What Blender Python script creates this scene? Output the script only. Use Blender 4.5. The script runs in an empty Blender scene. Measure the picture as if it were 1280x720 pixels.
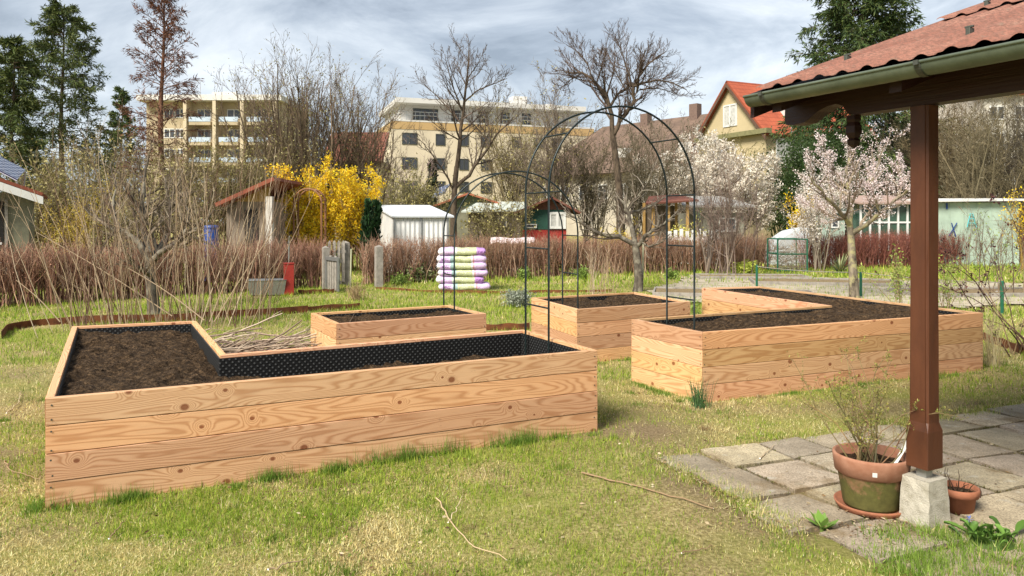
import bpy, math, random
import numpy as np
from mathutils import Vector
rng = np.random.default_rng(7)
random.seed(7)
SC = bpy.context.scene
COL = SC.collection
PI = math.pi
FOC, EYE, HOR = 950.0, 1.6, 275.0
# bearings measured on the photograph -> world metres
def gx(px, Y): return (px-640.0)/FOC*Y
def gz(py, Y): return EYE+(HOR-py)*Y/FOC
def wp(px, py, Y): return np.array([gx(px, Y), Y, gz(py, Y)])

# ------------------------------------------------------------------ noise
_tab = np.random.default_rng(3).random((256, 256))
def vnoise(x, y, s=1.0, seed=0):
    x = np.asarray(x, float)/s+seed*17.3; y = np.asarray(y, float)/s+seed*5.7
    xi = np.floor(x).astype(int); yi = np.floor(y).astype(int)
    fx = x-xi; fy = y-yi
    fx = fx*fx*(3-2*fx); fy = fy*fy*(3-2*fy)
    a = _tab[xi % 256, yi % 256]; b = _tab[(xi+1) % 256, yi % 256]
    c = _tab[xi % 256, (yi+1) % 256]; d = _tab[(xi+1) % 256, (yi+1) % 256]
    return (a*(1-fx)+b*fx)*(1-fy)+(c*(1-fx)+d*fx)*fy
def fbm(x, y, s=1.0, seed=0, o=4):
    t = 0; a = .5; w = 0
    for i in range(o):
        t = t+a*vnoise(x, y, s/2**i, seed+i*3); w += a; a *= .5
    return t/w

# ------------------------------------------------------------------ mesh builder
WL = {}
def nrm(v):
    v = np.asarray(v, float); return v/np.maximum(np.linalg.norm(v, axis=-1, keepdims=True), 1e-9)
class MB:
    def __init__(s): s.V = []; s.F = []; s.UV = []; s.C = []; s.M = []; s.n = 0
    def add(s, V, F, uv=None, col=None, m=0):
        V = np.asarray(V, float).reshape(-1, 3); F = np.asarray(F, int)
        if F.ndim == 1: F = F[None]
        s.V.append(V); s.F.append(F+s.n); s.n += len(V)
        s.UV.append(np.zeros(F.shape+(2,)) if uv is None else np.asarray(uv, float).reshape(F.shape+(2,)))
        if col is None: col = (1, 1, 1)
        col = np.asarray(col, float)
        s.C.append(np.broadcast_to(col, (len(V), 3)).astype(float))
        s.M.append(np.full(len(F), m))
        return s
    def fbox(s, O, ex, ey, x0, x1, y0, y1, z0, z1, m=0, col=None, uvo=(0, 0)):
        """box in a horizontal frame at O with axes ex, ey; uv in metres"""
        O = np.asarray(O, float); ex = np.asarray(ex, float); ey = np.asarray(ey, float)
        if len(O) == 2: O = np.append(O, 0)
        if len(ex) == 2: ex = np.append(ex, 0); ey = np.append(ey, 0)
        P = lambda x, y, z: O+ex*x+ey*y+np.array([0, 0, z])
        V = [P(x0, y0, z0), P(x1, y0, z0), P(x1, y1, z0), P(x0, y1, z0), P(x0, y0, z1), P(x1, y0, z1), P(x1, y1, z1), P(x0, y1, z1)]
        X, Y, Z = x1-x0, y1-y0, z1-z0
        F = [[0, 3, 2, 1], [4, 5, 6, 7], [0, 1, 5, 4], [1, 2, 6, 5], [2, 3, 7, 6], [3, 0, 4, 7]]
        r = lambda a, b: [(0, 0), (a, 0), (a, b), (0, b)]
        U = [[(0, 0), (0, Y), (X, Y), (X, 0)], r(X, Y), r(X, Z), r(Y, Z), r(X, Z), r(Y, Z)]
        if Z > X and Z > Y: U = [[(b, a) for a, b in f] for f in U]
        U = np.array(U, float)+np.array(uvo)
        return s.add(V, F, U, col, m)
    def prism(s, plan, z0, z1, m=0, col=None):
        n = len(plan); plan = np.asarray(plan, float)
        V = np.vstack([np.c_[plan, np.full(n, z0)], np.c_[plan, np.full(n, z1)]])
        for i in range(n):
            j = (i+1) % n
            s.add(V[[i, j, n+j, n+i]], [0, 1, 2, 3], None, col, m)
        s.add(V[n:], list(range(n)), None, col, m); s.add(V[:n][::-1], list(range(n)), None, col, m)
        return s
    def tubes(s, P, R, sides=4, m=0, col=None):
        P = np.asarray(P, float); R = np.asarray(R, float)
        if P.ndim == 2: P = P[None]; R = np.broadcast_to(R, P.shape[:2])
        N, K, _ = P.shape
        if N == 0: return s
        T = np.empty_like(P); T[:, 1:-1] = P[:, 2:]-P[:, :-2]; T[:, 0] = P[:, 1]-P[:, 0]; T[:, -1] = P[:, -1]-P[:, -2]
        T = nrm(T); mt = nrm(P[:, -1]-P[:, 0])
        ref = np.where(np.abs(mt[:, 2:3]) < .8, np.array([[0, 0, 1.]]), np.array([[1., 0.2, 0]]))[:, None, :]
        if N < 80 and K > 2:      # parallel transport keeps the section from twisting or collapsing on bends
            a = nrm(np.cross(T[:, 0], np.where(np.abs(T[:, 0, 2:3]) < .8, np.array([[0, 0, 1.]]), np.array([[1., .2, 0]])))); A = np.empty_like(T); A[:, 0] = a
            for q in range(1, K): a = nrm(a-(a*T[:, q]).sum(-1, keepdims=True)*T[:, q]); A[:, q] = a
        else: A = nrm(np.cross(T, ref))
        B = np.cross(T, A)
        an = np.arange(sides)*2*PI/sides
        V = P[:, :, None, :]+R[:, :, None, None]*(np.cos(an)[None, None, :, None]*A[:, :, None]+np.sin(an)[None, None, :, None]*B[:, :, None])
        idx = np.arange(N*K*sides).reshape(N, K, sides)
        j2 = np.roll(np.arange(sides), -1)
        F = np.stack([idx[:, :-1, :], idx[:, :-1, j2], idx[:, 1:, j2], idx[:, 1:, :]], -1).reshape(-1, 4)
        c = None
        if col is not None:
            c = np.asarray(col, float)
            if c.ndim == 2: c = np.repeat(c, K*sides, axis=0)
        s.add(V.reshape(-1, 3), F, None, c, m)
        if sides > 3 and N < 60:   # close the ends
            for q in range(N):
                s.add(V[q, 0][::-1], list(range(sides)), None, None if c is None or c.ndim < 2 else c[q*K*sides:q*K*sides+sides], m)
                s.add(V[q, -1], list(range(sides)), None, None if c is None or c.ndim < 2 else c[q*K*sides:q*K*sides+sides], m)
        return s
    def leaves(s, P, D, L, W, col=None, m=0):
        """diamond leaf faces from P along D"""
        P = np.asarray(P, float); N = len(P)
        if N == 0: return s
        D = nrm(D); side = nrm(np.cross(D, rng.normal(size=(N, 3))))
        nn = np.cross(D, side)
        L = np.broadcast_to(L, N)[:, None]; W = np.broadcast_to(W, N)[:, None]
        mid = P+D*L*.45+nn*L*.06
        V = np.stack([P, mid+side*W*.5, P+D*L, mid-side*W*.5], 1).reshape(-1, 3)
        c = None
        if col is not None:
            c = np.asarray(col, float)
            if c.ndim == 2: c = np.repeat(c, 4, axis=0)
        return s.add(V, np.arange(N*4).reshape(N, 4), None, c, m)
    def lathe(s, prof, c=(0, 0, 0), seg=40, m=0, col=None):
        prof = np.asarray(prof, float); K = len(prof); an = np.arange(seg)*2*PI/seg
        V = np.stack([prof[:, 0][:, None]*np.cos(an), prof[:, 0][:, None]*np.sin(an), np.repeat(prof[:, 1][:, None], seg, 1)], -1)+np.asarray(c)
        idx = np.arange(K*seg).reshape(K, seg); j2 = np.roll(np.arange(seg), -1)
        F = np.stack([idx[:-1], idx[:-1][:, j2], idx[1:][:, j2], idx[1:]], -1).reshape(-1, 4)
        return s.add(V.reshape(-1, 3), F, None, col, m)
    def grid(s, G, m=0, uv=None, col=None):
        G = np.asarray(G, float); a, b, _ = G.shape; idx = np.arange(a*b).reshape(a, b)
        F = np.stack([idx[:-1, :-1], idx[1:, :-1], idx[1:, 1:], idx[:-1, 1:]], -1).reshape(-1, 4)
        U = None
        if uv is not None: U = np.asarray(uv).reshape(-1, 2)[F]
        return s.add(G.reshape(-1, 3), F, U, col, m)
    def build(s, name, mats, parent=None, smooth=False, bevel=0, loc=None):
        if not isinstance(mats, (list, tuple)): mats = [mats]
        me = bpy.data.meshes.new(name)
        off = np.zeros(3)
        if parent is not None: off = np.array(WL[parent.name])
        elif loc is not None: off = np.array(loc, float)
        V = np.vstack(s.V)-off
        me.vertices.add(len(V)); me.vertices.foreach_set('co', V.ravel())
        L = np.concatenate([f.ravel() for f in s.F]); me.loops.add(len(L)); me.loops.foreach_set('vertex_index', L)
        tot = np.concatenate([np.full(len(f), f.shape[1]) for f in s.F]); st = np.r_[0, np.cumsum(tot)[:-1]]
        me.polygons.add(len(tot)); me.polygons.foreach_set('loop_start', st)
        me.polygons.foreach_set('material_index', np.concatenate(s.M))
        me.polygons.foreach_set('use_smooth', np.full(len(tot), bool(smooth)))
        uvl = me.uv_layers.new(name='uv'); uvl.data.foreach_set('uv', np.concatenate([u.reshape(-1) for u in s.UV]))
        ca = me.color_attributes.new('col', 'FLOAT_COLOR', 'POINT')
        ca.data.foreach_set('color', np.c_[np.vstack(s.C), np.ones(len(V))].ravel())
        me.update(calc_edges=True); me.validate()
        for m in mats: me.materials.append(m)
        o = bpy.data.objects.new(name, me); COL.objects.link(o)
        if parent is not None: o.parent = parent; WL[o.name] = tuple(off)
        elif loc is not None: o.location = tuple(float(q) for q in loc); WL[o.name] = tuple(float(q) for q in loc)
        else: WL[o.name] = (0, 0, 0)
        if bevel:
            b = o.modifiers.new('bevel', 'BEVEL'); b.width = bevel; b.segments = 2; b.limit_method = 'ANGLE'
        return o
def tag(o, label, cat, group=None, kind=None):
    if label: o['label'] = label
    if cat: o['category'] = cat
    if group: o['group'] = group
    if kind: o['kind'] = kind
    return o
def thing(name, label, cat, loc, group=None):
    o = bpy.data.objects.new(name, None); COL.objects.link(o); o.location = tuple(float(q) for q in loc)
    o.empty_display_size = .1; WL[o.name] = tuple(float(q) for q in loc)
    return tag(o, label, cat, group)
def copy_tree(o, parent=None):
    c = o.copy(); COL.objects.link(c)
    if parent is not None: c.parent = parent
    for ch in list(o.children): copy_tree(ch, c)
    return c

# ------------------------------------------------------------------ materials
class NT:
    def __init__(s, name, world=None):
        if world is None:
            s.m = bpy.data.materials.new(name); s.m.use_nodes = True; s.t = s.m.node_tree; s.t.nodes.clear()
            s.out = s.t.nodes.new('ShaderNodeOutputMaterial')
        else:
            s.m = world; s.t = world.node_tree; s.t.nodes.clear(); s.out = s.t.nodes.new('ShaderNodeOutputWorld')
    def __call__(s, typ, ins=None, **kw):
        n = s.t.nodes.new('ShaderNode'+typ)
        for k, v in kw.items(): setattr(n, k, v)
        for k, v in (ins or {}).items(): s.set(n.inputs[k], v)
        return n
    def set(s, sock, v):
        if isinstance(v, bpy.types.NodeSocket): s.t.links.new(v, sock)
        elif isinstance(v, bpy.types.Node): s.t.links.new(v.outputs[0], sock)
        else:
            if sock.type == 'RGBA' and not isinstance(v, float) and len(v) == 3: v = (*v, 1)
            sock.default_value = v
    def math(s, op, a, b=0.0, c=0.0):
        n = s('Math', operation=op); s.set(n.inputs[0], a); s.set(n.inputs[1], b); s.set(n.inputs[2], c); return n.outputs[0]
    def mix(s, f, a, b, mode='MIX'):
        n = s('Mix', data_type='RGBA', blend_type=mode); s.set(n.inputs[0], f); s.set(n.inputs[6], a); s.set(n.inputs[7], b); return n.outputs[2]
    def ramp(s, f, stops, interp='LINEAR'):
        n = s('ValToRGB'); s.set(n.inputs[0], f); r = n.color_ramp; r.interpolation = interp
        while len(r.elements) < len(stops): r.elements.new(.5)
        for e, (p, c) in zip(r.elements, stops):
            e.position = p; e.color = (*c, 1) if not isinstance(c, float) else (c, c, c, 1)
        return n.outputs[0]
    def noise(s, vec, scale, detail=4, rough=.55, dist=0.0):
        n = s('TexNoise', {'Scale': scale, 'Detail': detail, 'Roughness': rough, 'Distortion': dist})
        if vec is not None: s.set(n.inputs['Vector'], vec)
        return n.outputs[0]
    def obj(s): return s('TexCoord').outputs['Object']
    def uv(s): return s('TexCoord').outputs['UV']
    def col(s): return s('Attribute', attribute_name='col').outputs['Color']
    def bump(s, h, strength=.3, dist=.01): return s('Bump', {'Height': h, 'Strength': strength, 'Distance': dist}).outputs[0]
    def pbsdf(s, color, rough=.7, normal=None, metal=0.0, spec=.4, **ins):
        n = s('BsdfPrincipled', {'Base Color': color, 'Roughness': rough, 'Metallic': metal, 'Specular IOR Level': spec})
        if normal is not None: s.set(n.inputs['Normal'], normal)
        for k, v in ins.items(): s.set(n.inputs[k], v)
        s.t.links.new(n.outputs[0], s.out.inputs['Surface']); return s.m
def plain(name, c, rough=.7, var=.25, scale=6.0, bump=.15, metal=0.0, c2=None, dist=.01, spec=.4):
    k = NT(name); o = k.obj(); n = k.noise(o, scale, 5, .6)
    c2 = c2 if c2 is not None else tuple(q*(1-var) for q in c); hi = tuple(min(q*(1+var*.5), .95) for q in c)
    col = k.ramp(n, [(.3, c2), (.52, c), (.72, hi)])
    n2 = k.noise(o, scale*9, 3, .6)
    return k.pbsdf(col, rough, k.bump(n2, bump, dist) if bump else None, metal, spec)
def foliage(name, rough=.55, trans=.25, spec=.3):
    k = NT(name); c = k.col()
    p = k('BsdfPrincipled', {'Base Color': c, 'Roughness': rough, 'Specular IOR Level': spec})
    if trans:
        t = k('BsdfTranslucent', {'Color': c}); mx = k('MixShader', {0: trans}); k.set(mx.inputs[1], p); k.set(mx.inputs[2], t)
        k.t.links.new(mx.outputs[0], k.out.inputs['Surface'])
    else: k.t.links.new(p.outputs[0], k.out.inputs['Surface'])
    return k.m
def bark(name, c, c2, scale=14.0, patch=None):
    k = NT(name); o = k.obj(); mp = k('Mapping', {'Vector': o, 'Scale': (1, 1, .35)}).outputs[0]
    n = k.noise(mp, scale, 6, .65); col = k.ramp(n, [(.35, c2), (.6, c)])
    if patch is not None: col = k.mix(k.ramp(k.noise(o, 5., 5, .6), [(.5, 0.), (.6, .85)]), col, patch)
    return k.pbsdf(col, .85, k.bump(n, .6, .02), 0.0, .2)
def c_rand(base, n, var=.2, hue=.08):
    base = np.asarray(base, float)
    return np.clip(base[None]*(1+rng.normal(0, var, (n, 1)))*(1+rng.normal(0, hue, (n, 3))), .003, .9)
def c_pick(cols, n, var=.15):
    cols = np.asarray(cols, float); return np.clip(cols[rng.integers(0, len(cols), n)]*(1+rng.normal(0, var, (n, 1))), .003, .9)

def wood_mat():
    k = NT('larch_boards'); uv = k.uv(); sp = k('SeparateXYZ', {0: uv}); u, v = sp.outputs[0], sp.outputs[1]
    cb = lambda a, b, c=0.0: k('CombineXYZ', {0: a, 1: b, 2: c}).outputs[0]
    # knots: sparse cells of an even voronoi; the ring field bends round them
    vo = k('TexVoronoi', {'Vector': cb(k.math('MULTIPLY', u, .8), v), 'Scale': 5.2, 'Randomness': .95}, voronoi_dimensions='2D', feature='F1')
    d = vo.outputs['Distance']; cr = k('SeparateXYZ', {0: vo.outputs['Color']}).outputs[0]
    has = k.math('GREATER_THAN', cr, .67)
    size = k.math('MULTIPLY_ADD', k('SeparateXYZ', {0: vo.outputs['Color']}).outputs[1], .07, .035)
    bulge = k.math('MULTIPLY', has, k.math('EXPONENT', k.math('MULTIPLY', k.math('MULTIPLY', d, d), -28.)))
    f = k.noise(cb(k.math('MULTIPLY', u, .55), k.math('MULTIPLY', v, 4.6)), 1.0, 2, .45)
    f = k.math('MULTIPLY_ADD', bulge, .16, f)
    f = k.math('MULTIPLY_ADD', k.noise(cb(k.math('MULTIPLY', u, 6.), k.math('MULTIPLY', v, 30.)), 1., 2), .012, f)
    ring = k.math('SINE', k.math('MULTIPLY', f, 190.)); ring = k.math('MULTIPLY_ADD', ring, .5, .5); ring = k.math('POWER', ring, 2.2)
    fib = k.noise(cb(k.math('MULTIPLY', u, 5.), k.math('MULTIPLY', v, 260.)), 1., 3, .6)
    base = k.mix(k.noise(cb(k.math('MULTIPLY', u, .9), k.math('MULTIPLY', v, 2.)), 1., 3), (.58, .33, .16), (.71, .465, .265))
    base = k.mix(k.math('MULTIPLY', ring, .66), base, (.37, .165, .062))
    base = k.mix(k.ramp(fib, [(.35, .22), (.6, 0.)]), base, (.36, .18, .08))
    kn = k.math('MULTIPLY', has, k('MapRange', {0: k.math('DIVIDE', d, size), 1: .75, 2: 1.25, 3: 1., 4: 0.}).outputs[0])
    kc = k.mix(k.math('MULTIPLY_ADD', k.math('SINE', k.math('MULTIPLY', d, 400.)), .5, .5), (.10, .03, .012), (.30, .10, .035))
    base = k.mix(k.math('MULTIPLY', kn, .92), base, kc)
    wth = k.noise(cb(k.math('MULTIPLY', u, 1.3), k.math('MULTIPLY', v, 3.5), 7.), 1., 6, .7)
    base = k.mix(k.ramp(wth, [(.50, 0.), (.74, .24)]), base, (.32, .20, .115))
    base = k.mix(k.ramp(k.noise(cb(k.math('MULTIPLY', u, 9.), k.math('MULTIPLY', v, 22.), 3.), 1., 5, .75), [(.62, 0.), (.72, .4)]), base, (.20, .12, .07))
    col = k.mix(1.0, base, k.col(), 'MULTIPLY')
    return k.pbsdf(col, .62, k.bump(k.math('MULTIPLY_ADD', fib, .5, ring), .12, .003), 0.0, .3)
def stain_wood(name, c, c2):
    k = NT(name); uv = k.uv(); sp = k('SeparateXYZ', {0: uv})
    vec = k('CombineXYZ', {0: k.math('MULTIPLY', sp.outputs[0], 3.), 1: k.math('MULTIPLY', sp.outputs[1], 70.)}).outputs[0]
    n = k.noise(vec, 1., 5, .6, .3); m2 = k.noise(k.obj(), 3., 4)
    col = k.mix(m2, k.ramp(n, [(.3, c2), (.65, c)]), c)
    return k.pbsdf(col, .5, k.bump(n, .6, .006), 0.0, .4)
def soil_mat():
    k = NT('potting_soil'); o = k.obj(); n = k.noise(o, 28., 8, .7); v = k('TexVoronoi', {'Vector': o, 'Scale': 70.}).outputs['Distance']
    col = k.ramp(n, [(.32, (.014, .009, .005)), (.5, (.062, .038, .020)), (.66, (.18, .115, .062))])
    return k.pbsdf(col, .95, k.bump(k.math('MULTIPLY_ADD', v, .5, k.noise(o, 60., 8, .8)), 1.0, .035), 0.0, .15)
def liner_mat():
    k = NT('dimple_membrane'); uv = k.uv(); m = k('Mapping', {'Vector': uv, 'Rotation': (0, 0, PI/4), 'Scale': (32, 32, 32)}).outputs[0]
    fr = k('VectorMath', {0: m}, operation='FRACTION').outputs[0]
    d = k('VectorMath', {0: fr, 1: (.5, .5, 0)}, operation='DISTANCE').outputs['Value']
    h = k('MapRange', {0: d, 1: .34, 2: .16, 3: 0., 4: 1.}).outputs[0]
    col = k.mix(k.math('MULTIPLY', h, 1.0), (.008, .008, .008), (.05, .053, .053))
    return k.pbsdf(col, .6, k.bump(h, 1.0, .012), 0.0, .25)
def tile_mat():
    k = NT('clay_tiles'); o = k.obj(); n = k.noise(o, 2.2, 6, .65); n2 = k.noise(o, 42., 7, .85)
    col = k.ramp(n, [(.32, (.19, .075, .05)), (.5, (.255, .112, .08)), (.68, (.32, .16, .115))])
    col = k.mix(k.ramp(n2, [(.44, 0.), (.56, .85)]), col, (.13, .068, .05))
    col = k.mix(k.ramp(k.noise(o, 7., 6, .7), [(.58, 0.), (.7, .4)]), col, (.22, .2, .15))
    return k.pbsdf(col, .85, k.bump(n2, .35, .006), 0.0, .25)
def roof_tiles(name, c, c2, course=.35, wide=.25):
    """far roofs: tile courses by uv (u along the eave, v up the slope)"""
    k = NT(name); uv = k.uv(); sp = k('SeparateXYZ', {0: uv})
    fv = k.math('FRACT', k.math('DIVIDE', sp.outputs[1], course)); fu = k.math('FRACT', k.math('DIVIDE', sp.outputs[0], wide))
    line = k.math('MAXIMUM', k.math('LESS_THAN', fv, .16), k.math('MULTIPLY', k.math('LESS_THAN', fu, .12), .5))
    n = k.noise(k.obj(), 1.1, 6, .65); col = k.ramp(n, [(.3, c2), (.6, c)])
    col = k.mix(k.math('MULTIPLY', line, .5), col, tuple(q*.35 for q in c))
    return k.pbsdf(col, .8, k.bump(fv, .4, .03), 0.0, .25)
def slab_mat():
    k = NT('concrete_slabs'); o = k.obj(); n = k.noise(o, 3.5, 7, .7); n2 = k.noise(o, 90., 5, .75)
    col = k.mix(k.ramp(n, [(.35, 0.), (.65, 1.)]), (.31, .26, .185), (.52, .44, .32))
    col = k.mix(1., col, k.col(), 'MULTIPLY')
    col = k.mix(k.ramp(n2, [(.44, 0.), (.62, .85)]), col, (.15, .125, .09))
    col = k.mix(k.ramp(k.noise(o, 9., 5, .65), [(.6, 0.), (.68, .6)]), col, (.42, .40, .34))
    col = k.mix(k.ramp(k.noise(o, 1.6, 6, .7), [(.53, 0.), (.66, .75)]), col, (.17, .115, .05))
    return k.pbsdf(col, .9, k.bump(k.math('ADD', n2, n), .6, .012), 0.0, .2)
def lawn_mat():
    k = NT('lawn_soil'); o = k.obj(); n = k.noise(o, .9, 6, .65); n2 = k.noise(o, 45., 6, .75)
    col = k.ramp(n2, [(.3, (.08, .06, .025)), (.5, (.32, .26, .11)), (.7, (.60, .51, .26))])
    g = k.mix(n2, (.12, .16, .02), (.34, .37, .07))
    col = k.mix(k.ramp(n, [(.42, 0.), (.62, .75)]), col, g)
    bare = k('SeparateXYZ', {0: k.col()}).outputs[0]
    col = k.mix(k.math('MULTIPLY', bare, .9), col, k.ramp(n2, [(.3, (.09, .062, .036)), (.5, (.21, .15, .09)), (.7, (.36, .28, .18))]))
    return k.pbsdf(col, .95, k.bump(n2, .8, .03), 0.0, .1)
M = {}
def setup_mats():
    M['wood'] = wood_mat(); M['soil'] = soil_mat(); M['liner'] = liner_mat(); M['tile'] = tile_mat()
    M['slab'] = slab_mat(); M['lawn'] = lawn_mat()
    M['leaf'] = foliage('leaves'); M['needle'] = foliage('needles', .6, .12); M['petal'] = foliage('petals', .6, .35)
    M['twig'] = foliage('twigs', .85, 0.0, .15); M['grass'] = foliage('grass_blades', .6, .4)
    M['stain'] = stain_wood('red_brown_stained_wood', (.095, .032, .013), (.034, .011, .005))
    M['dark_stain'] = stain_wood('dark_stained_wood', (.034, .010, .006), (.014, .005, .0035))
    k = NT('weathered_zinc'); o = k.obj(); n = k.noise(o, 4., 6, .7)
    M['zinc'] = k.pbsdf(k.ramp(n, [(.3, (.08, .10, .07)), (.6, (.145, .175, .125)), (.8, (.21, .24, .185))]), .45, k.bump(k.noise(o, 40., 3), .08, .004), .45, .5)
    M['zinc_dark'] = plain('dark_zinc', (.08, .085, .07), .5, metal=.4)
    M['arch'] = plain('dark_green_steel', (.012, .020, .020), .38, .2, 20., .05, .3)
    M['steel'] = plain('galvanised_steel', (.35, .36, .35), .4, .2, 12., .05, .7)
    M['rust'] = plain('rusty_steel', (.15, .052, .018), .9, .5, 9., .5, c2=(.06, .02, .008))
    M['concrete'] = plain('rough_concrete', (.42, .39, .32), .9, .3, 14., .7, c2=(.28, .255, .19))
    M['greywood'] = plain('grey_weathered_wood', (.27, .245, .21), .85, .4, 10., .5)
    M['redpaint'] = plain('red_paint', (.30, .028, .020), .5, .3, 6., .2)
    M['white'] = plain('white_paint', (.62, .62, .59), .6, .1, 3., .1)
    M['blue'] = plain('blue_plastic', (.010, .045, .20), .4, .2, 4., .05)
    M['glass'] = NT('window_glass').pbsdf((.03, .035, .04), .08, None, 0.0, .6)
    M['glass_far'] = plain('far_window_glass', (.045, .05, .058), .18, .6, .35, 0, spec=.5)
    M['curtain'] = plain('net_curtain', (.45, .45, .42), .7, .3, 8., .1)
    M['gravel'] = plain('gravel', (.40, .345, .26), .95, .4, 3., .9, c2=(.24, .20, .12), dist=.03)
    M['bark_brown'] = bark('brown_bark', (.105, .078, .052), (.035, .025, .018))
    M['bark_grey'] = bark('grey_bark', (.27, .24, .20), (.09, .075, .06), 12., (.40, .38, .30))
    M['bark_mid'] = bark('dark_grey_bark', (.125, .105, .08), (.04, .033, .026), 12., (.21, .19, .145))
    M['bark_lichen'] = bark('lichen_bark', (.24, .20, .145), (.045, .036, .026), 9., (.33, .30, .15))
    M['bark_red'] = bark('red_brown_bark', (.17, .085, .05), (.06, .03, .02))
    M['green_paint'] = plain('green_paint', (.012, .10, .055), .5, .2, 8., .1)
    k = NT('terracotta_pot'); o = k.obj(); sp = k('SeparateXYZ', {0: o}); n = k.noise(o, 9., 6, .65); zz = sp.outputs[2]
    col = k.ramp(k.noise(o, 16., 5, .6), [(.3, (.27, .12, .07)), (.65, (.36, .185, .12))])
    moss = k.math('MULTIPLY', k.math('GREATER_THAN', .205, zz), k.ramp(k.math('MULTIPLY_ADD', zz, -1.5, k.math('ADD', n, .18)), [(.26, 0.), (.44, .95)]))
    col = k.mix(moss, col, k.mix(k.noise(o, 30., 5), (.04, .045, .014), (.15, .15, .04)))
    M['terra'] = k.pbsdf(col, .85, k.bump(k.noise(o, 50., 4), .3, .004), 0.0, .2)
    M['terra_clean'] = plain('terracotta', (.30, .115, .06), .8, .3, 15., .3)
# ================================================================== camera, light, sky
def setup_view():
    cam = bpy.data.cameras.new('camera'); co = bpy.data.objects.new('camera', cam); COL.objects.link(co)
    co.location = (0, 0, EYE); co.rotation_euler = (PI/2, 0, 0)
    cam.sensor_width = 36; cam.lens = FOC/1280*36; cam.shift_y = -(360-HOR)/1280; cam.clip_end = 2000; cam.clip_start = .05
    SC.camera = co
    sd = Vector((-.50, -.66, .78)).normalized()
    s = bpy.data.lights.new('sun', 'SUN'); s.energy = 1.5; s.angle = math.radians(SUN_ANGLE); s.color = (1, .93, .82)
    so = bpy.data.objects.new('sun', s); COL.objects.link(so); so.rotation_euler = sd.to_track_quat('Z', 'Y').to_euler(); so.location = (-6, -8, 12)
    w = bpy.data.worlds.new('World'); SC.world = w; w.use_nodes = True
    k = NT('', w)
    sky = k('TexSky', sky_type='NISHITA', sun_disc=False, sun_elevation=math.asin(sd.z), sun_rotation=math.atan2(sd.x, sd.y))
    d = k('TexCoord').outputs['Generated']; sp = k('SeparateXYZ', {0: d}); z = k.math('MAXIMUM', sp.outputs[2], 0.0)
    h = k.math('MULTIPLY', z, 2.4)
    v = k('CombineXYZ', {0: sp.outputs[0], 1: sp.outputs[1], 2: h}).outputs[0]
    v = k('Mapping', {'Vector': v, 'Location': (3.7, 1.3, 0), 'Scale': (2.1, 2.1, 2.1)}).outputs[0]
    n = k.noise(v, 1.5, 11, .62, .6); n2 = k.noise(v, .5, 5, .5, .3)
    f = k.math('MULTIPLY_ADD', n2, .45, k.math('MULTIPLY', n, .55))
    cl = k.ramp(f, [(.40, (.27, .305, .35)), (.46, (.41, .455, .51)), (.52, (.58, .625, .67)), (.60, (.82, .85, .875))])
    c = k.mix(.93, sky.outputs[0], k.mix(1., cl, (SKY_K, SKY_K, SKY_K), 'MULTIPLY'))
    bg = k('Background', {'Color': c, 'Strength': .1}); k.t.links.new(bg.outputs[0], k.out.inputs['Surface'])
    vs = SC.view_settings; SC.display_settings.display_device = 'sRGB'; vs.view_transform = 'Standard'; vs.look = 'None'; vs.exposure = EXPO; vs.gamma = 1
    SC.cycles.max_bounces = 6; SC.cycles.diffuse_bounces = 3; SC.cycles.transparent_max_bounces = 4

# ================================================================== beds
U2 = nrm(np.array([.9, .437])); V2 = np.array([-U2[1], U2[0]])
BED1 = [(-2.58, 4.20), (.65, 5.77), (.11, 6.86), (-2.11, 5.61), (-3.10, 7.46), (-4.09, 7.07)]
BED2 = [(-1.67, 7.23), (-.27, 8.04), (-.72, 8.84), (-2.14, 8.08)]
BED3 = [(.716, 8.40), (2.16, 9.20), (1.68, 10.42), (.245, 9.68)]
BED4 = [(1.67, 6.67), (5.02, 8.10), (3.70, 11.33), (2.76, 11.06), (3.64, 8.79), (1.19, 7.58)]
BEDH = .612
def offset_poly(poly, d):
    P = np.asarray(poly, float); n = len(P); out = []
    for i in range(n):
        a, b, c = P[i-1], P[i], P[(i+1) % n]
        e1, e2 = nrm(b-a), nrm(c-b); n1, n2 = np.array([-e1[1], e1[0]]), np.array([-e2[1], e2[0]])
        k = (n1+n2)/(1+n1@n2); out.append(b+k*d)
    return np.array(out)
def inside(poly, x, y):
    P = np.asarray(poly); r = np.zeros(np.shape(x), bool); n = len(P)
    for i in range(n):
        (x1, y1), (x2, y2) = P[i-1], P[i]
        if y1 == y2: continue
        c = ((y1 > y) != (y2 > y)) & (x < (x2-x1)*(y-y1)/(y2-y1)+x1); r ^= c
    return r
def edge_dist(a, b, x, y):
    a = np.asarray(a); b = np.asarray(b); ab = b-a; t = np.clip(((x-a[0])*ab[0]+(y-a[1])*ab[1])/(ab@ab), 0, 1)
    return np.hypot(x-a[0]-t*ab[0], y-a[1]-t*ab[1])
def board(mb, p0, p1, q1, q0, z0, z1, col):
    o = np.array([rng.uniform(0, 40), rng.uniform(0, 40)])
    V = [(*p0, z0), (*p1, z0), (*q1, z0), (*q0, z0), (*p0, z1), (*p1, z1), (*q1, z1), (*q0, z1)]
    L = np.linalg.norm(np.array(p1)-p0); H = z1-z0; T = np.linalg.norm(np.array(p0)-q0)
    F = [[0, 1, 5, 4], [2, 3, 7, 6], [4, 5, 6, 7], [3, 2, 1, 0], [1, 2, 6, 5], [3, 0, 4, 7]]
    r = lambda a, b, s=(0, 0): [(s[0], s[1]), (s[0]+a, s[1]), (s[0]+a, s[1]+b), (s[0], s[1]+b)]
    Uv = np.array([r(L, H), r(L, H, (3, 2)), r(L, T, (0, H)), r(L, T, (7, 1)), r(T*.2, H, (L, 0)), r(T*.2, H, (9, 0))], float)+o
    mb.add(V, F, Uv, col)
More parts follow.
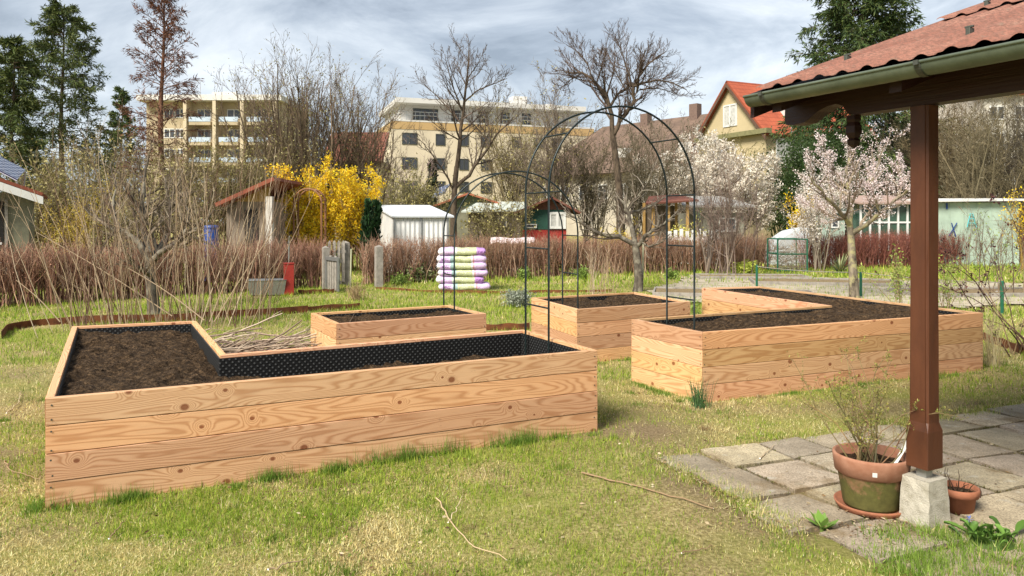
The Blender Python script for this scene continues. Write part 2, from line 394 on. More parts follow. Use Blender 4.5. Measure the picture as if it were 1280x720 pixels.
def make_bed(name, label, poly, level, nb=4, seams=()):
    t = .045; poly = np.asarray(poly); inn = offset_poly(poly, t); n = len(poly); c = poly.mean(0)
    root = thing(name, label, 'raised bed', (c[0], c[1], 0), 'larch board raised beds')
    bh = (BEDH+.01)/nb
    for i in range(n):
        j = (i+1) % n; mb = MB(); e = nrm(poly[j]-poly[i])
        for b in range(nb):
            z0 = -.01+b*bh+(.0035 if b else 0); z1 = -.01+(b+1)*bh
            tint = np.array([1, 1, 1])*rng.uniform(.78, 1.16)*np.array([1, rng.uniform(.92, 1.04), rng.uniform(.84, 1.08)])
            jit = rng.normal(0, .0012)*np.array([-e[1], e[0]])
            cut = [0, 1]
            for (si, fr) in seams:
                if si == i: cut = [0, fr, 1]
            for a, bb in zip(cut[:-1], cut[1:]):
                g0 = .001 if a == 0 else .002
                p0 = poly[i]+(poly[j]-poly[i])*a+e*g0+jit; p1 = poly[i]+(poly[j]-poly[i])*bb-e*g0+jit
                q0 = inn[i]+(inn[j]-inn[i])*a+e*g0+jit; q1 = inn[i]+(inn[j]-inn[i])*bb-e*g0+jit
                board(mb, p0, p1, q1, q0, z0, z1, tint)
        nv = np.array([e[1], -e[0]])
        for b in range(nb):          # screw heads at the board ends
            for tt in (.028, -.028):
                for zz in (.035, .118):
                    base = poly[i] if tt > 0 else poly[j]; c3 = np.array([*(base+e*(tt+rng.normal(0, .004))+nv*.0035), -.01+b*bh+zz+rng.normal(0, .006)])
                    mb.add([c3+.0055*(np.array([e[0], e[1], 0])*math.cos(q)+np.array([0, 0, 1])*math.sin(q)) for q in np.linspace(0, 2*PI, 9)[:-1]], list(range(8)), m=1)
        mb.build('side_panel', [M['wood'], M['zinc_dark']], root, bevel=.003)
    l0 = offset_poly(poly, t+.002); l1 = offset_poly(poly, t+.009); mb = MB(); s = 0
    for i in range(n):
        j = (i+1) % n; L = np.linalg.norm(l1[j]-l1[i]); h = BEDH-.022
        mb.add([(*l1[j], 0), (*l1[i], 0), (*l1[i], h), (*l1[j], h)], [0, 1, 2, 3], [(s, 0), (s+L, 0), (s+L, h), (s, h)])
        mb.add([(*l1[j], h), (*l1[i], h), (*l0[i], h), (*l0[j], h)], [0, 1, 2, 3], [(s, 0), (s+.001, 0), (s+.001, .001), (s, .001)]); s += L
    mb.build('liner', M['liner'], root)
    # soil: fine grid clipped to the inside of the boards
    sp = offset_poly(poly, t*.8); lo, hi = sp.min(0), sp.max(0); st = .018
    X, Y = np.meshgrid(np.arange(lo[0], hi[0], st), np.arange(lo[1], hi[1], st), indexing='ij')
    Z = level(X, Y)+(fbm(X, Y, .30, 4, 5)-.5)*.13+(vnoise(X, Y, .085, 9)-.5)*.034+(vnoise(X, Y, .038, 2)-.5)*.022
    Z = np.minimum(Z, BEDH-.02)
    ok = inside(sp, X, Y); idx = np.arange(X.size).reshape(X.shape)
    q = ok[:-1, :-1] & ok[1:, :-1] & ok[1:, 1:] & ok[:-1, 1:]
    F = np.stack([idx[:-1, :-1], idx[1:, :-1], idx[1:, 1:], idx[:-1, 1:]], -1)[q]
    mb = MB(); mb.add(np.stack([X, Y, Z], -1).reshape(-1, 3), F)
    # clods
    k = np.flatnonzero(ok.ravel()); k = rng.choice(k, 900)
    P = np.stack([X.ravel()[k], Y.ravel()[k], Z.ravel()[k]], -1)
    keep = inside(offset_poly(poly, t+.04), P[:, 0], P[:, 1]); P = P[keep]; r = rng.uniform(.004, .014, len(P))
    oc = np.array([(1, 0, 0), (-1, 0, 0), (0, 1, 0), (0, -1, 0), (0, 0, 1), (0, 0, -1.)])
    Vv = P[:, None]+oc[None]*r[:, None, None]*rng.uniform(.6, 1.3, (len(P), 6, 1)); fi = np.array([[0, 2, 4], [2, 1, 4], [1, 3, 4], [3, 0, 4], [2, 0, 5], [1, 2, 5], [3, 1, 5], [0, 3, 5]])
    mb.add(Vv.reshape(-1, 3), (np.arange(len(P))[:, None, None]*6+fi[None]).reshape(-1, 3))
    mb.build('soil', M['soil'], root, smooth=False)
    return root
def build_beds():
    def lv1(x, y):
        s = (x+2.58)*U2[0]+(y-4.2)*U2[1]
        return .515-.11*np.clip((s-.75)/.6, 0, 1)**1.0+.03*np.clip(1-s, 0, 1)
    make_bed('raised_bed', 'long L-shaped larch bed in front, black dimpled lining showing above its soil', BED1, lv1, 4)
    make_bed('raised_bed', 'small larch bed right behind the long front bed, left foot of the low arch inside', BED2, lambda x, y: .545+0*x, 4, [(3, .55)])
    make_bed('raised_bed', 'square larch bed in the middle, standing between the two tall feet of the big arch', BED3, lambda x, y: .565+0*x, 4)
    make_bed('raised_bed', 'large L-shaped larch bed on the right, filled with dark soil nearly to its rim', BED4, lambda x, y: .565+0*x, 4)

# ================================================================== arches
def make_arch(label, pairs, H, leg_rungs, arc_rungs, z0=.4):
    """pairs = ((L front, R front), (L rear, R rear)) ground points"""
    (lf, rf), (lr, rr) = [[np.array(p, float) for p in q] for q in pairs]
    c = (lf+rf+lr+rr)/4; root = thing('garden_arch', label, 'arch trellis', (c[0], c[1], 0), 'steel rose arches')
    def path(a, b):
        m = (a+b)/2; r = np.linalg.norm(b-a)/2; e = nrm(b-a); sp = H-r
        pts = [(*a, z0), (*a, sp)]
        for q in np.linspace(PI, 0, 33): pts.append((*(m+e*r*math.cos(q)), sp+r*math.sin(q)))
        pts += [(*b, sp), (*b, z0)]; return np.array(pts), m, r, e, sp
    info = []
    for a, b in ((lf, rf), (lr, rr)):
        p, *i = path(a, b); mb = MB(); mb.tubes(p, .009, 8); mb.build('hoop', M['arch'], root, smooth=True); info.append(i)
    def pt(k, side, z=None, ang=None):
        m, r, e, sp = info[k]
        if ang is None: return np.array([*(m+e*r*side), z])
        return np.array([*(m+e*r*side*math.cos(ang)), sp+r*math.sin(ang)])
    for side in (-1, 1):
        for z in leg_rungs:
            mb = MB(); mb.tubes(np.array([pt(0, side, z), pt(1, side, z)]), .0075, 6); mb.build('rung', M['arch'], root, smooth=True)
        for a in arc_rungs:
            mb = MB(); mb.tubes(np.array([pt(0, side, ang=a), pt(1, side, ang=a)]), .0075, 6); mb.build('rung', M['arch'], root, smooth=True)
def build_arches():
    make_arch('tall black steel arch bridging the gap from the front bed to the right bed', (((.303, 6.27), (1.66, 6.92)), ((.119, 6.64), (1.48, 7.26))), 2.585, (.87, 1.36, 1.83), (.72,))
    make_arch('lower black steel arch farther back, bridging the small low bed and the square middle bed', (((-.645, 8.50), (.75, 8.66)), ((-.79, 8.80), (.60, 9.02))), 2.15, (.98, 1.42), (.75,), .35)

# ================================================================== shelter with tiled roof
SO = np.array([2.17, 4.0]); SU = nrm(np.array([.893, .45])); SV = np.array([-SU[1], SU[0]])
def sh(t, s, z): return np.array([*(SO+SV*t+SU*s), z])
def build_shelter():
    root = thing('garden_shelter', 'open garden shelter at right with pinkish clay tile roof, zinc gutter and red-brown post', 'shelter', (*SO, 0))
    e3 = lambda e: np.array([e[0], e[1], 0])
    # posts: a thick foot block, then chamfered and grooved shaft
    def post(t, s):
        c = sh(t, s, 0); h = .062; a = .05; mb = MB()
        def ring(k, ch, gr):
            q = []
            for sx, sy in ((1, 1), (-1, 1), (-1, -1), (1, -1)):
                pts = [(k, k-ch), (k-gr, k-ch+gr*.2), (k-ch+gr*.2, k-gr), (k-ch, k)]
                if sx*sy < 0: pts = pts[::-1]
                q += [(sx*x, sy*y) for x, y in pts]
            return [c[:2]+e3(SU)[:2]*x+e3(SV)[:2]*y for x, y in q]
        R = [(ring(h, .003, .001), .305), (ring(h, .003, .001), .50), (ring(a+.004, .013, .007), .545), (ring(a+.002, .013, .007), 1.2), (ring(a+.002, .013, .007), 2.198)]
        G = np.array([[(*p, z) for p in r+[r[0]]] for r, z in R])
        uv = np.array([[(z, i*.012) for i in range(G.shape[1])] for _, z in R])
        mb.grid(G[:, ::-1], uv=uv[:, ::-1]); mb.add([(*p, .305) for p in R[0][0]], list(range(16)))
        p = mb.build('post', M['stain'], root)
        mb = MB(); mb.fbox(c, e3(SU), e3(SV), -.028, .028, -.028, .028, .2, .306); mb.build('post_shoe', M['steel'], p, bevel=.003)
        mb = MB(); w = .088
        G = []
        for i, z in enumerate(np.linspace(-.02, .252, 8)):
            row = []
            for k in range(4):
                a0 = np.array([(-1, -1), (1, -1), (1, 1), (-1, 1)][k]); a1 = np.array([(1, -1), (1, 1), (-1, 1), (-1, -1)][k])
                for f in np.linspace(0, 1, 6)[:-1]:
                    q = (a0+(a1-a0)*f)*(w-.012*(z/.25))+rng.normal(0, .0015, 2); row.append(np.array([*(c[:2]+SU*q[0]+SV*q[1]), z]))
            row.append(row[0]); G.append(row)
        G = np.array(G); mb.grid(G[:, ::-1]); mb.add(G[-1, :-1]+np.array([0, 0, .001]), list(range(20))); mb.build('concrete_footing', M['concrete'], root)
    post(0, 0); post(-2.15, 0); post(-.4, 4.9); post(-2.15, 4.9)
    # beams along the eave, carved end
    for s, nm in ((0, 1), (4.9, 0)):
        prof = [(-6.5, 2.36), (-6.5, 2.2), (.40, 2.2), (.44, 2.215), (.47, 2.262), (.52, 2.278), (.58, 2.272), (.65, 2.25), (.71, 2.215), (.75, 2.197), (.83, 2.19), (.89, 2.197), (.905, 2.225), (.90, 2.36)]
        mb = MB(); w = .052; A = np.array([sh(t, s-w, z) for t, z in prof]); B = np.array([sh(t, s+w, z) for t, z in prof]); n = len(prof)
        for i in range(n):
            j = (i+1) % n; uv = [(prof[i][0], prof[i][1]), (prof[j][0], prof[j][1]), (prof[j][0], prof[j][1]+.1), (prof[i][0], prof[i][1]+.1)]
            mb.add([A[i], A[j], B[j], B[i]], [0, 1, 2, 3], uv)
        mb.add(A[::-1], list(range(n)), prof[::-1]); mb.add(B, list(range(n)), prof)
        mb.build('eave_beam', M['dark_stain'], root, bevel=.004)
    # carved pendant under the beam
    mb = MB(); prof = [(.022, 2.2), (.025, 2.175), (.019, 2.16), (.025, 2.14), (.027, 2.10), (.020, 2.075), (.016, 2.068), (.023, 2.055), (.018, 2.03), (.002, 2.01)]
    c = sh(.42, -.02, 0); G = []
    for r, z in prof: G.append([np.array([*(c[:2]+SU*r*1.15*x+SV*r*1.15*y), z]) for x, y in ((-1, -1), (1, -1), (1, 1), (-1, 1), (-1, -1))])
    mb.grid(np.array(G)); mb.build('carved_pendant', M['dark_stain'], root)
    # slopes
    tanp = math.tan(math.radians(20)); SR = 2.6; E0 = -.35; ZE = 2.355
    zs = lambda s: ZE+(min(s, 2*SR-s)-E0)*tanp
    T0, T1 = -6.6, .86  # roof run lengthened out of view to keep sky light off the post
    for sgn in (1, -1):
        S = (lambda s: s) if sgn > 0 else (lambda s: 2*SR-s)
        for t in np.arange(-6.3, .8, .78):      # rafters
            a0, a1 = E0+.04, SR; V = []
            for s in (a0, a1):
                for tt, dz in ((t-.035, -.13), (t+.035, -.13), (t+.035, -.035), (t-.035, -.035)): V.append(sh(tt, S(s), zs(s)+dz))
            mb = MB(); mb.add(V, [[0, 1, 5, 4], [1, 2, 6, 5], [2, 3, 7, 6], [3, 0, 4, 7]], [[(0, 0), (0, .1), (1.8, .1), (1.8, 0)]]*4); mb.add(V, [[3, 2, 1, 0], [4, 5, 6, 7]])
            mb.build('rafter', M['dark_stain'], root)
        mb = MB(); V = []
        for s in (E0+.02, SR):
            for tt in (T0, T1-.02):
                for dz in (-.034, -.014): V.append(sh(tt, S(s), zs(s)+dz))
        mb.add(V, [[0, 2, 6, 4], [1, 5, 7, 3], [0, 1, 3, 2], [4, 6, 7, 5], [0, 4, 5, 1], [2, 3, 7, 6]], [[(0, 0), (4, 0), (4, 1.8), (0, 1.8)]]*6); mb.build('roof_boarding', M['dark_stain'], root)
        # tiles, course by course, rolls every 15 cm
        mb = MB(); cl = 1.71/math.cos(math.radians(20)); tt = np.arange(T0, T1+.001, .0125); roll = np.maximum(0, np.cos((tt % .15-.075)/.15*PI/.52))**.9*.018
        nc = int((SR-E0)/(cl*math.cos(math.radians(20))))+1
        for c in range(nc):
            ds = cl*math.cos(math.radians(20)); s0 = E0+c*ds; s1 = min(s0+ds*1.03, SR); j = rng.normal(0, .002, int(len(tt)/12)+2)
            rows = []
            for f, lift in ((-.001, -.007), (0, .0), (.33, 0), (.66, 0), (1, 0)):
                s = s0+(s1-s0)*max(f, 0)-.004*(f < 0)
                rows.append([sh(t, S(s), zs(s)+.004+.030*(1-max(f, 0))+r+lift+j[i//12]) for i, (t, r) in enumerate(zip(tt, roll))])
            mb.grid(np.array(rows))
        mb.build('tile_slope', M['tile'], root, smooth=True)
        # verge board at the gable
        V = []
        for s in (E0-.02, SR):
            for tt2 in (T1-.018, T1+.012):
                for dz in (-.13, .018): V.append(sh(tt2, S(s), zs(s)+dz))
        mb = MB(); mb.add(V, [[0, 2, 6, 4], [1, 5, 7, 3], [0, 1, 3, 2], [4, 6, 7, 5], [0, 4, 5, 1], [2, 3, 7, 6]], [[(0, 0), (.1, 0), (.1, 1.8), (0, 1.8)]]*6); mb.build('verge_board', M['dark_stain'], root)
    mb = MB()
    for i, t in enumerate(np.arange(T0, T1-.1, .33)):     # ridge tiles
        for k in range(1):
            G = []
            for tt2, r in ((t, .088), (t+.36, .102)): G.append([sh(tt2, SR+r*math.cos(a)*1.05, zs(SR)-.025+r*math.sin(a)*.95) for a in np.linspace(-.1, PI+.1, 13)])
            G2 = [[p-np.array([0, 0, .012]) for p in G[1]]]
            mb.grid(np.array(G+G2))
    mb.build('ridge_tiles', M['tile'], root, smooth=True)
    for t, s in ((-.18, .10), (-.92, .10), (-1.66, .10), (.56, .10), (-.16, 1.50), (-.9, 1.5), (.58, 1.5)):
        mb = MB(); mb.fbox(sh(t, s, zs(s)), e3(SV), e3(SU), -.012, .012, -.02, .02, .02, .062); mb.fbox(sh(t, s, zs(s)), e3(SV), e3(SU), -.022, .022, -.012, .004, .0625, .074); mb.build('snow_stop', M['zinc_dark'], root, bevel=.003)
    # unseen wall added behind and right of the camera to shade the post
    mb = MB(); mb.fbox(sh(-6.4, .35, 0), e3(SV), e3(SU), 0, 3.7, 0, .3, -.05, 2.55); mb.fbox(sh(-2.9, .652, 0), e3(SV), e3(SU), -.1, .2, 0, 4.2, -.05, 2.55); mb.build('occluder_wall', M['white'], root)
    # gutter: half round with bead
    r = .058; cs = E0-.045; cz = 2.335; G = []
    an = np.linspace(0, PI, 15)
    for tt2 in np.linspace(.84, -6.5, 20):
        row = [sh(tt2, cs-math.cos(a)*r, cz-math.sin(a)*r) for a in an]+[sh(tt2, cs-math.cos(a)*(r-.004), cz-math.sin(a)*(r-.004)) for a in an[::-1]]
        row.append(row[0]); G.append(row)
    mb = MB(); mb.grid(np.array(G)); mb.add([sh(.84, cs-math.cos(a)*r, cz-math.sin(a)*r) for a in an], list(range(15)))
    gut = mb.build('gutter', M['zinc'], root, smooth=True)
    mb = MB(); mb.tubes(np.array([sh(.842, cs-r, cz+.002), sh(-6.5, cs-r, cz+.002)]), .0085, 8); mb.build('gutter_bead', M['zinc'], gut, smooth=True)
    for t in (.70, -.28, -1.26, -2.24):
        mb = MB(); G = []
        for tt2 in (t-.016, t+.016): G.append([sh(tt2, cs-math.cos(a)*(r+.004), cz-math.sin(a)*(r+.004)) for a in np.linspace(-.12, PI, 15)])
        mb.grid(np.array(G)[::-1]); mb.fbox(sh(t, cs-r-.010, cz-.012), e3(SV), e3(SU), -.012, .012, -.006, .004, 0, .022); mb.build('gutter_bracket', M['zinc_dark'], gut)

# ================================================================== patio
PC = np.array([.93, 5.08]); PU = nrm(np.array([.92, .39])); PV = np.array([PU[1], -PU[0]])    # PV towards the camera
PATIO = [PC, PC+PU*6, PC+PU*6+PV*2.6, PC+PU*.15+PV*2.6, PC+PV*1.2]
SLAB_EDGES = []
def build_patio():
    mb = MB(); v = 0; r = 0
    while v < 2.5:
        d = [.38, .48, .48, .40, .50, .50, .4][r % 7]; u = [0, .04, -.05, .1, .18, .3, .4][r % 7]
        while u < 6:
            w = [.48, .50, .52, .50, .38][rng.integers(0, 5)]; g = rng.uniform(.005, .013)
            c = PC+PU*(u+w/2)+PV*(v+d/2); a = rng.normal(0, .006); eu = PU*math.cos(a)+PV*math.sin(a); ev = PV*math.cos(a)-PU*math.sin(a)
            tl = rng.normal(0, .0045, 2); h = .016+rng.normal(0, .003); hw, hd = w/2-g, d/2-g
            col = np.array([1, 1, 1])*rng.uniform(.70, 1.22)*np.array([1, rng.uniform(.97, 1.02), rng.uniform(.92, 1.06)])
            def bd(x, y): return c+eu*x+ev*y
            m = 7; top = []
            for x in np.linspace(-1, 1, m):
                for y in np.linspace(-1, 1, m):
                    ex = (abs(x) > .99)*rng.uniform(0, .010); ey = (abs(y) > .99)*rng.uniform(0, .010)
                    p = bd(x*hw*(1-ex/hw), y*hd*(1-ey/hd)); top.append((*p, h+tl[0]*x+tl[1]*y-(.004 if max(abs(x), abs(y)) > .99 else 0)+rng.normal(0, .0008)))
            G = np.array(top).reshape(m, m, 3)
            for sx, sy in ((1, 0), (-1, 0), (0, 1), (0, -1)): SLAB_EDGES.append((bd(sx*(hw+g) if sx else -hw, sy*(hd+g) if sy else -hd), bd(sx*(hw+g) if sx else hw, sy*(hd+g) if sy else hd)))
            mb.grid(G[:, ::-1], col=col)
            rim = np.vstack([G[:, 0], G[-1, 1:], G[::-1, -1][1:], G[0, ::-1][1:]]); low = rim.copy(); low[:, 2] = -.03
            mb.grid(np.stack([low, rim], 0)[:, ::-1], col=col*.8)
            u += w
        v += d; r += 1
    o = mb.build('patio', M['slab']); tag(o, None, None, kind='structure')

# ================================================================== pots
def build_pots():
    c = (1.985, 4.20, 0); root = thing('plant_pot', 'large terracotta pot with mossy green lower half, beside the post on the slabs', 'pot', c)
    mb = MB(); mb.lathe([(.0, .012), (.175, .012), (.188, .035), (.192, .048), (.184, .048), (.174, .028), (.0, .026)], c, 48); mb.build('saucer', M['terra_clean'], root, smooth=True)
    mb = MB(); mb.lathe([(0, .03), (.140, .03), (.146, .045), (.172, .205), (.176, .212), (.188, .216), (.199, .300), (.198, .312), (.190, .316), (.180, .310), (.172, .215), (.168, .2)], c, 56); mb.build('pot_body', M['terra'], root, smooth=True)
    mb = MB(); G = [[(c[0]+r*math.cos(a), c[1]+r*math.sin(a), .262+rng.normal(0, .006)) for a in np.linspace(0, 2*PI, 33)] for r in np.linspace(0.001, .177, 9)]; G = np.array(G); G[:, -1] = G[:, 0]
    mb.grid(G); mb.build('soil', M['soil'], root)
    mb = MB(); an = np.linspace(-1.98, -1.86, 5); mb.grid(np.array([[(c[0]+.1975*math.cos(a)*f, c[1]+.1975*math.sin(a)*f, z) for a in an] for z, f in ((.238, .972), (.262, .985))])); mb.build('sticker', M['white'], root)
    # shrub in the pot
    st = np.array([[c[0]+rng.normal(0, .045), c[1]+rng.normal(0, .045), .26] for _ in range(26)]); d = nrm(np.c_[rng.normal(0, .34, 26), rng.normal(0, .34, 26), np.ones(26)])
    P, R, D = grow(st, d, rng.uniform(.42, .70, 26), .0042, 6, .16, .05)
    s1 = spawn(P, R, rng.uniform(.35, .55, 26), 7, .25, 1, .7, .2, .42, .6); P1, R1, D1 = grow(*s1, 5, .2, .03)
    s2 = spawn(P1, R1, s1[2], 4, .2, 1, .8, .2, .5, .6); P2, R2, D2 = grow(*s2, 3, .25, .02)
    pr = thing('potted_shrub', 'spindly twiggy shrub with tiny yellow-green buds growing in the large mossy pot', 'shrub', (c[0], c[1], .26))
    mb = MB()
    for p, r in ((P, R), (P1, R1), (P2, R2)): mb.tubes(p, r, 4, col=c_rand((.19, .145, .07), len(p)))
    mb.build('stems', M['twig'], pr)
    mb = MB(); q = np.vstack([P1[:, 1:].reshape(-1, 3), P2[:, 1:].reshape(-1, 3)]); q = q[rng.integers(0, len(q), 2600)]
    mb.leaves(q, rng.normal(0, 1, (2600, 3))+[0, 0, .4], rng.uniform(.008, .020, 2600), rng.uniform(.004, .009, 2600), c_pick([(.24, .24, .05), (.31, .27, .075), (.17, .20, .045)], 2600)); mb.build('leaves', M['leaf'], pr)
    # white plant tag leaning in the pot
    a, b = np.array([c[0]+.09, c[1]-.07, .26]), np.array([c[0]+.185, c[1]-.045, .40]); mb = MB(); sd = np.array([.014, -.012, .012])
    mb.add([a-sd*.6, a+sd*.6, b+sd, b-sd, a-sd*.6+[0, .002, 0], a+sd*.6+[0, .002, 0], b+sd+[0, .002, 0], b-sd+[0, .002, 0]], [[0, 1, 2, 3], [7, 6, 5, 4], [0, 4, 5, 1], [1, 5, 6, 2], [2, 6, 7, 3], [3, 7, 4, 0]])
    tag(mb.build('plant_tag', M['white'], loc=tuple(a)), 'white plastic plant tag stuck in the soil of the large pot', 'plant tag')
    c = (2.45, 4.17, 0); root = thing('plant_pot', 'small plain terracotta pot with dry stubs, half hidden behind the concrete footing', 'pot', c)
    mb = MB(); mb.lathe([(0, .004), (.072, .004), (.085, .092), (.098, .094), (.105, .118), (.104, .136), (.098, .14), (.09, .134), (.086, .1)], c, 40); mb.build('pot_body', M['terra_clean'], root, smooth=True)
    mb = MB(); mb.lathe([(0.001, .112), (.088, .108)], c, 24); mb.build('soil', M['soil'], root)
    st = np.array([[c[0]+rng.normal(0, .04), c[1]+rng.normal(0, .04), .11] for _ in range(12)]); P, R, D = grow(st, nrm(np.c_[rng.normal(0, .4, (12, 2)), np.ones(12)]), rng.uniform(.05, .15, 12), .004, 4, .3, 0)
    mb = MB(); mb.tubes(P, R, 5, col=c_rand((.05, .03, .02), 12)); tag(mb.build('dead_plant', M['twig'], loc=(c[0], c[1], .11)), 'dark dry plant stubs in the small terracotta pot', 'plant')

# ================================================================== growth helpers
def grow(st, d, L, R, K, wander=.15, trop=.05, taper=.3, tv=(0, 0, 1)):
    st = np.asarray(st, float); N = len(st); L = np.broadcast_to(np.asarray(L, float), N); R = np.broadcast_to(np.asarray(R, float), N)
    P = np.empty((N, K+1, 3)); D = np.empty((N, K+1, 3)); RR = np.empty((N, K+1)); P[:, 0] = st; d = nrm(d); D[:, 0] = d; tv = np.asarray(tv, float)
    for k in range(K):
        d = nrm(d+rng.normal(0, wander, (N, 3))+trop*tv); P[:, k+1] = P[:, k]+d*(L/K)[:, None]; D[:, k+1] = d
    RR[:] = R[:, None]*(1-(1-taper)*np.linspace(0, 1, K+1))[None]
    return P, RR, D
def spawn(P, R, L, n, t0=.2, t1=1., ang=.8, angsd=.2, ratio=.5, rr=.6, shrink=.5):
    N, K1, _ = P.shape; L = np.broadcast_to(np.asarray(L, float), N)
    t = t0+(t1-t0)*((np.arange(n)[None]+rng.random((N, n)))/n); f = t*(K1-1); i = np.minimum(f.astype(int), K1-2); fr = (f-i)[..., None]
    ar = np.arange(N)[:, None]; p = P[ar, i]*(1-fr)+P[ar, i+1]*fr; T = nrm(P[ar, i+1]-P[ar, i]); r = R[ar, i]*(1-fr[..., 0])+R[ar, i+1]*fr[..., 0]
    per = nrm(np.cross(T, rng.normal(size=T.shape))); a = ang+rng.normal(0, angsd, t.shape); d = T*np.cos(a)[..., None]+per*np.sin(a)[..., None]
    l = L[:, None]*ratio*rng.uniform(.55, 1.15, t.shape)*(1-shrink*t)
    return p.reshape(-1, 3), d.reshape(-1, 3), l.ravel(), (r*rr).ravel()
def resample(pts, K, smooth=2):
    pts = np.asarray(pts, float); d = np.r_[0, np.cumsum(np.linalg.norm(np.diff(pts, axis=0), axis=1))]; u = np.linspace(0, d[-1], K)
    q = np.stack([np.interp(u, d, pts[:, i]) for i in range(3)], 1)
    for _ in range(smooth): q[1:-1] = (q[:-2]+2*q[1:-1]+q[2:])/4
    return q

# ================================================================== ground and grass
GRAVEL = [(2.2, 14.6), (7.2, 13.6), (13, 14.2), (24, 16.5), (26, 21), (14, 18.2), (9.2, 20.6), (5.0, 22.0), (3.6, 18.6)]
def build_ground():
    c1 = np.r_[-400, -200, -100, -60, -40, -30, -22, np.arange(-16, 16.01, .16), 22, 30, 40, 60, 100, 200, 400]
    c2 = np.r_[-60, -20, -8, -4, np.arange(-1, 20.01, .16), 24, 30, 40, 60, 100, 200, 400, 700]
    X, Y = np.meshgrid(c1, c2, indexing='ij'); near = (np.abs(X) < 16.1) & (Y > -1.1) & (Y < 20.1)
    Z = np.where(near, (fbm(X, Y, 1.3, 2)-.5)*.035, -.004)
    Z = np.where(inside(offset_poly(PATIO, -.15), X, Y), -.012, Z)
    bs = np.where(near, np.clip(bare_spot(X, Y)*1.15+inside(offset_poly(PATIO, -.10), X, Y)*.8, 0, 1), 0)
    mb = MB(); mb.grid(np.stack([X, Y, Z], -1), col=np.stack([bs, bs, bs], -1).reshape(-1, 3)); tag(mb.build('ground', M['lawn'], smooth=True), None, None, kind='structure')
    g = np.array(GRAVEL); mb = MB(); n = 34
    # gravel sheet over the ground
    lo, hi = g.min(0), g.max(0); gx_, gy_ = np.meshgrid(np.arange(lo[0], hi[0], .2), np.arange(lo[1], hi[1], .2), indexing='ij'); ok = inside(g, gx_+(vnoise(gx_, gy_, .6, 3)-.5)*.5, gy_+(vnoise(gx_, gy_, .6, 8)-.5)*.5)
    idx = np.arange(gx_.size).reshape(gx_.shape); q = ok[:-1, :-1] & ok[1:, :-1] & ok[1:, 1:] & ok[:-1, 1:]
    F = np.stack([idx[:-1, :-1], idx[1:, :-1], idx[1:, 1:], idx[:-1, 1:]], -1)[q]; mb.add(np.stack([gx_, gy_, .026+.008*vnoise(gx_, gy_, .5)], -1).reshape(-1, 3), F)
    tag(mb.build('gravel_path', M['gravel'], smooth=True), None, None, kind='structure')
def bare_spot(x, y):
    """0..1 bare trampled soil"""
    b = np.exp(-(((x-1.1)/.40)**2+((y-5.9)/.85)**2))*.72+np.exp(-(((x-2.9)/1.5)**2+((y-6.45)/.28)**2))*.5
    b = b+np.exp(-edge_dist((.95, 4.9), (1.5, 3.7), x, y)**2/.02)*.55+np.exp(-edge_dist((-3.3, 4.6), (-4.5, 7.2), x, y)**2/.3)*.35
    return b+np.clip((fbm(x, y, .7, 21)-.60)*3, 0, .6)
def lushness(x, y):
    g = (fbm(x, y, .42, 5, 3)-.5)*2.4+(fbm(x, y, 1.9, 15)-.5)*.9
    d = edge_dist((-2.58, 4.2), (.65, 5.77), x, y); g = g+np.exp(-(d/.40)**2)*.42*(.35+1.1*vnoise(x, y, .5, 31))
    g = g+np.exp(-(((x-.75)/.5)**2+((y-5.0)/.5)**2))*.4+np.clip((y-8)/5, 0, .45)
    g = g-np.exp(-(((x+.6)/1.6)**2+((y-3.4)/.55)**2))*.18
    return np.clip(.53+g, 0, 1)
def blades(mb, x, y, h, w, col, lean=.5, z=0.):
    n = len(x); a = rng.uniform(0, 2*PI, n); b = rng.uniform(0, 2*PI, n); l = np.abs(rng.normal(0, lean, n))
    z = np.broadcast_to(z, n); base = np.stack([x, y, z-.004], 1); s = np.stack([np.cos(a), np.sin(a), 0*a], 1)*(w/2)[:, None]
    up = np.stack([np.cos(b)*np.sin(l), np.sin(b)*np.sin(l), np.cos(l)], 1)
    tip = base+up*h[:, None]; tip[:, 2] = np.maximum(tip[:, 2], z+.004)
    V = np.stack([base-s, base+s, tip], 1).reshape(-1, 3); mb.add(V, np.arange(3*n).reshape(n, 3), None, np.repeat(col, 3, axis=0))
GREENS = [(.215, .325, .03), (.30, .40, .048), (.41, .46, .075), (.14, .23, .02)]
STRAW = [(.74, .64, .29), (.66, .55, .24), (.80, .73, .41), (.42, .33, .13)]
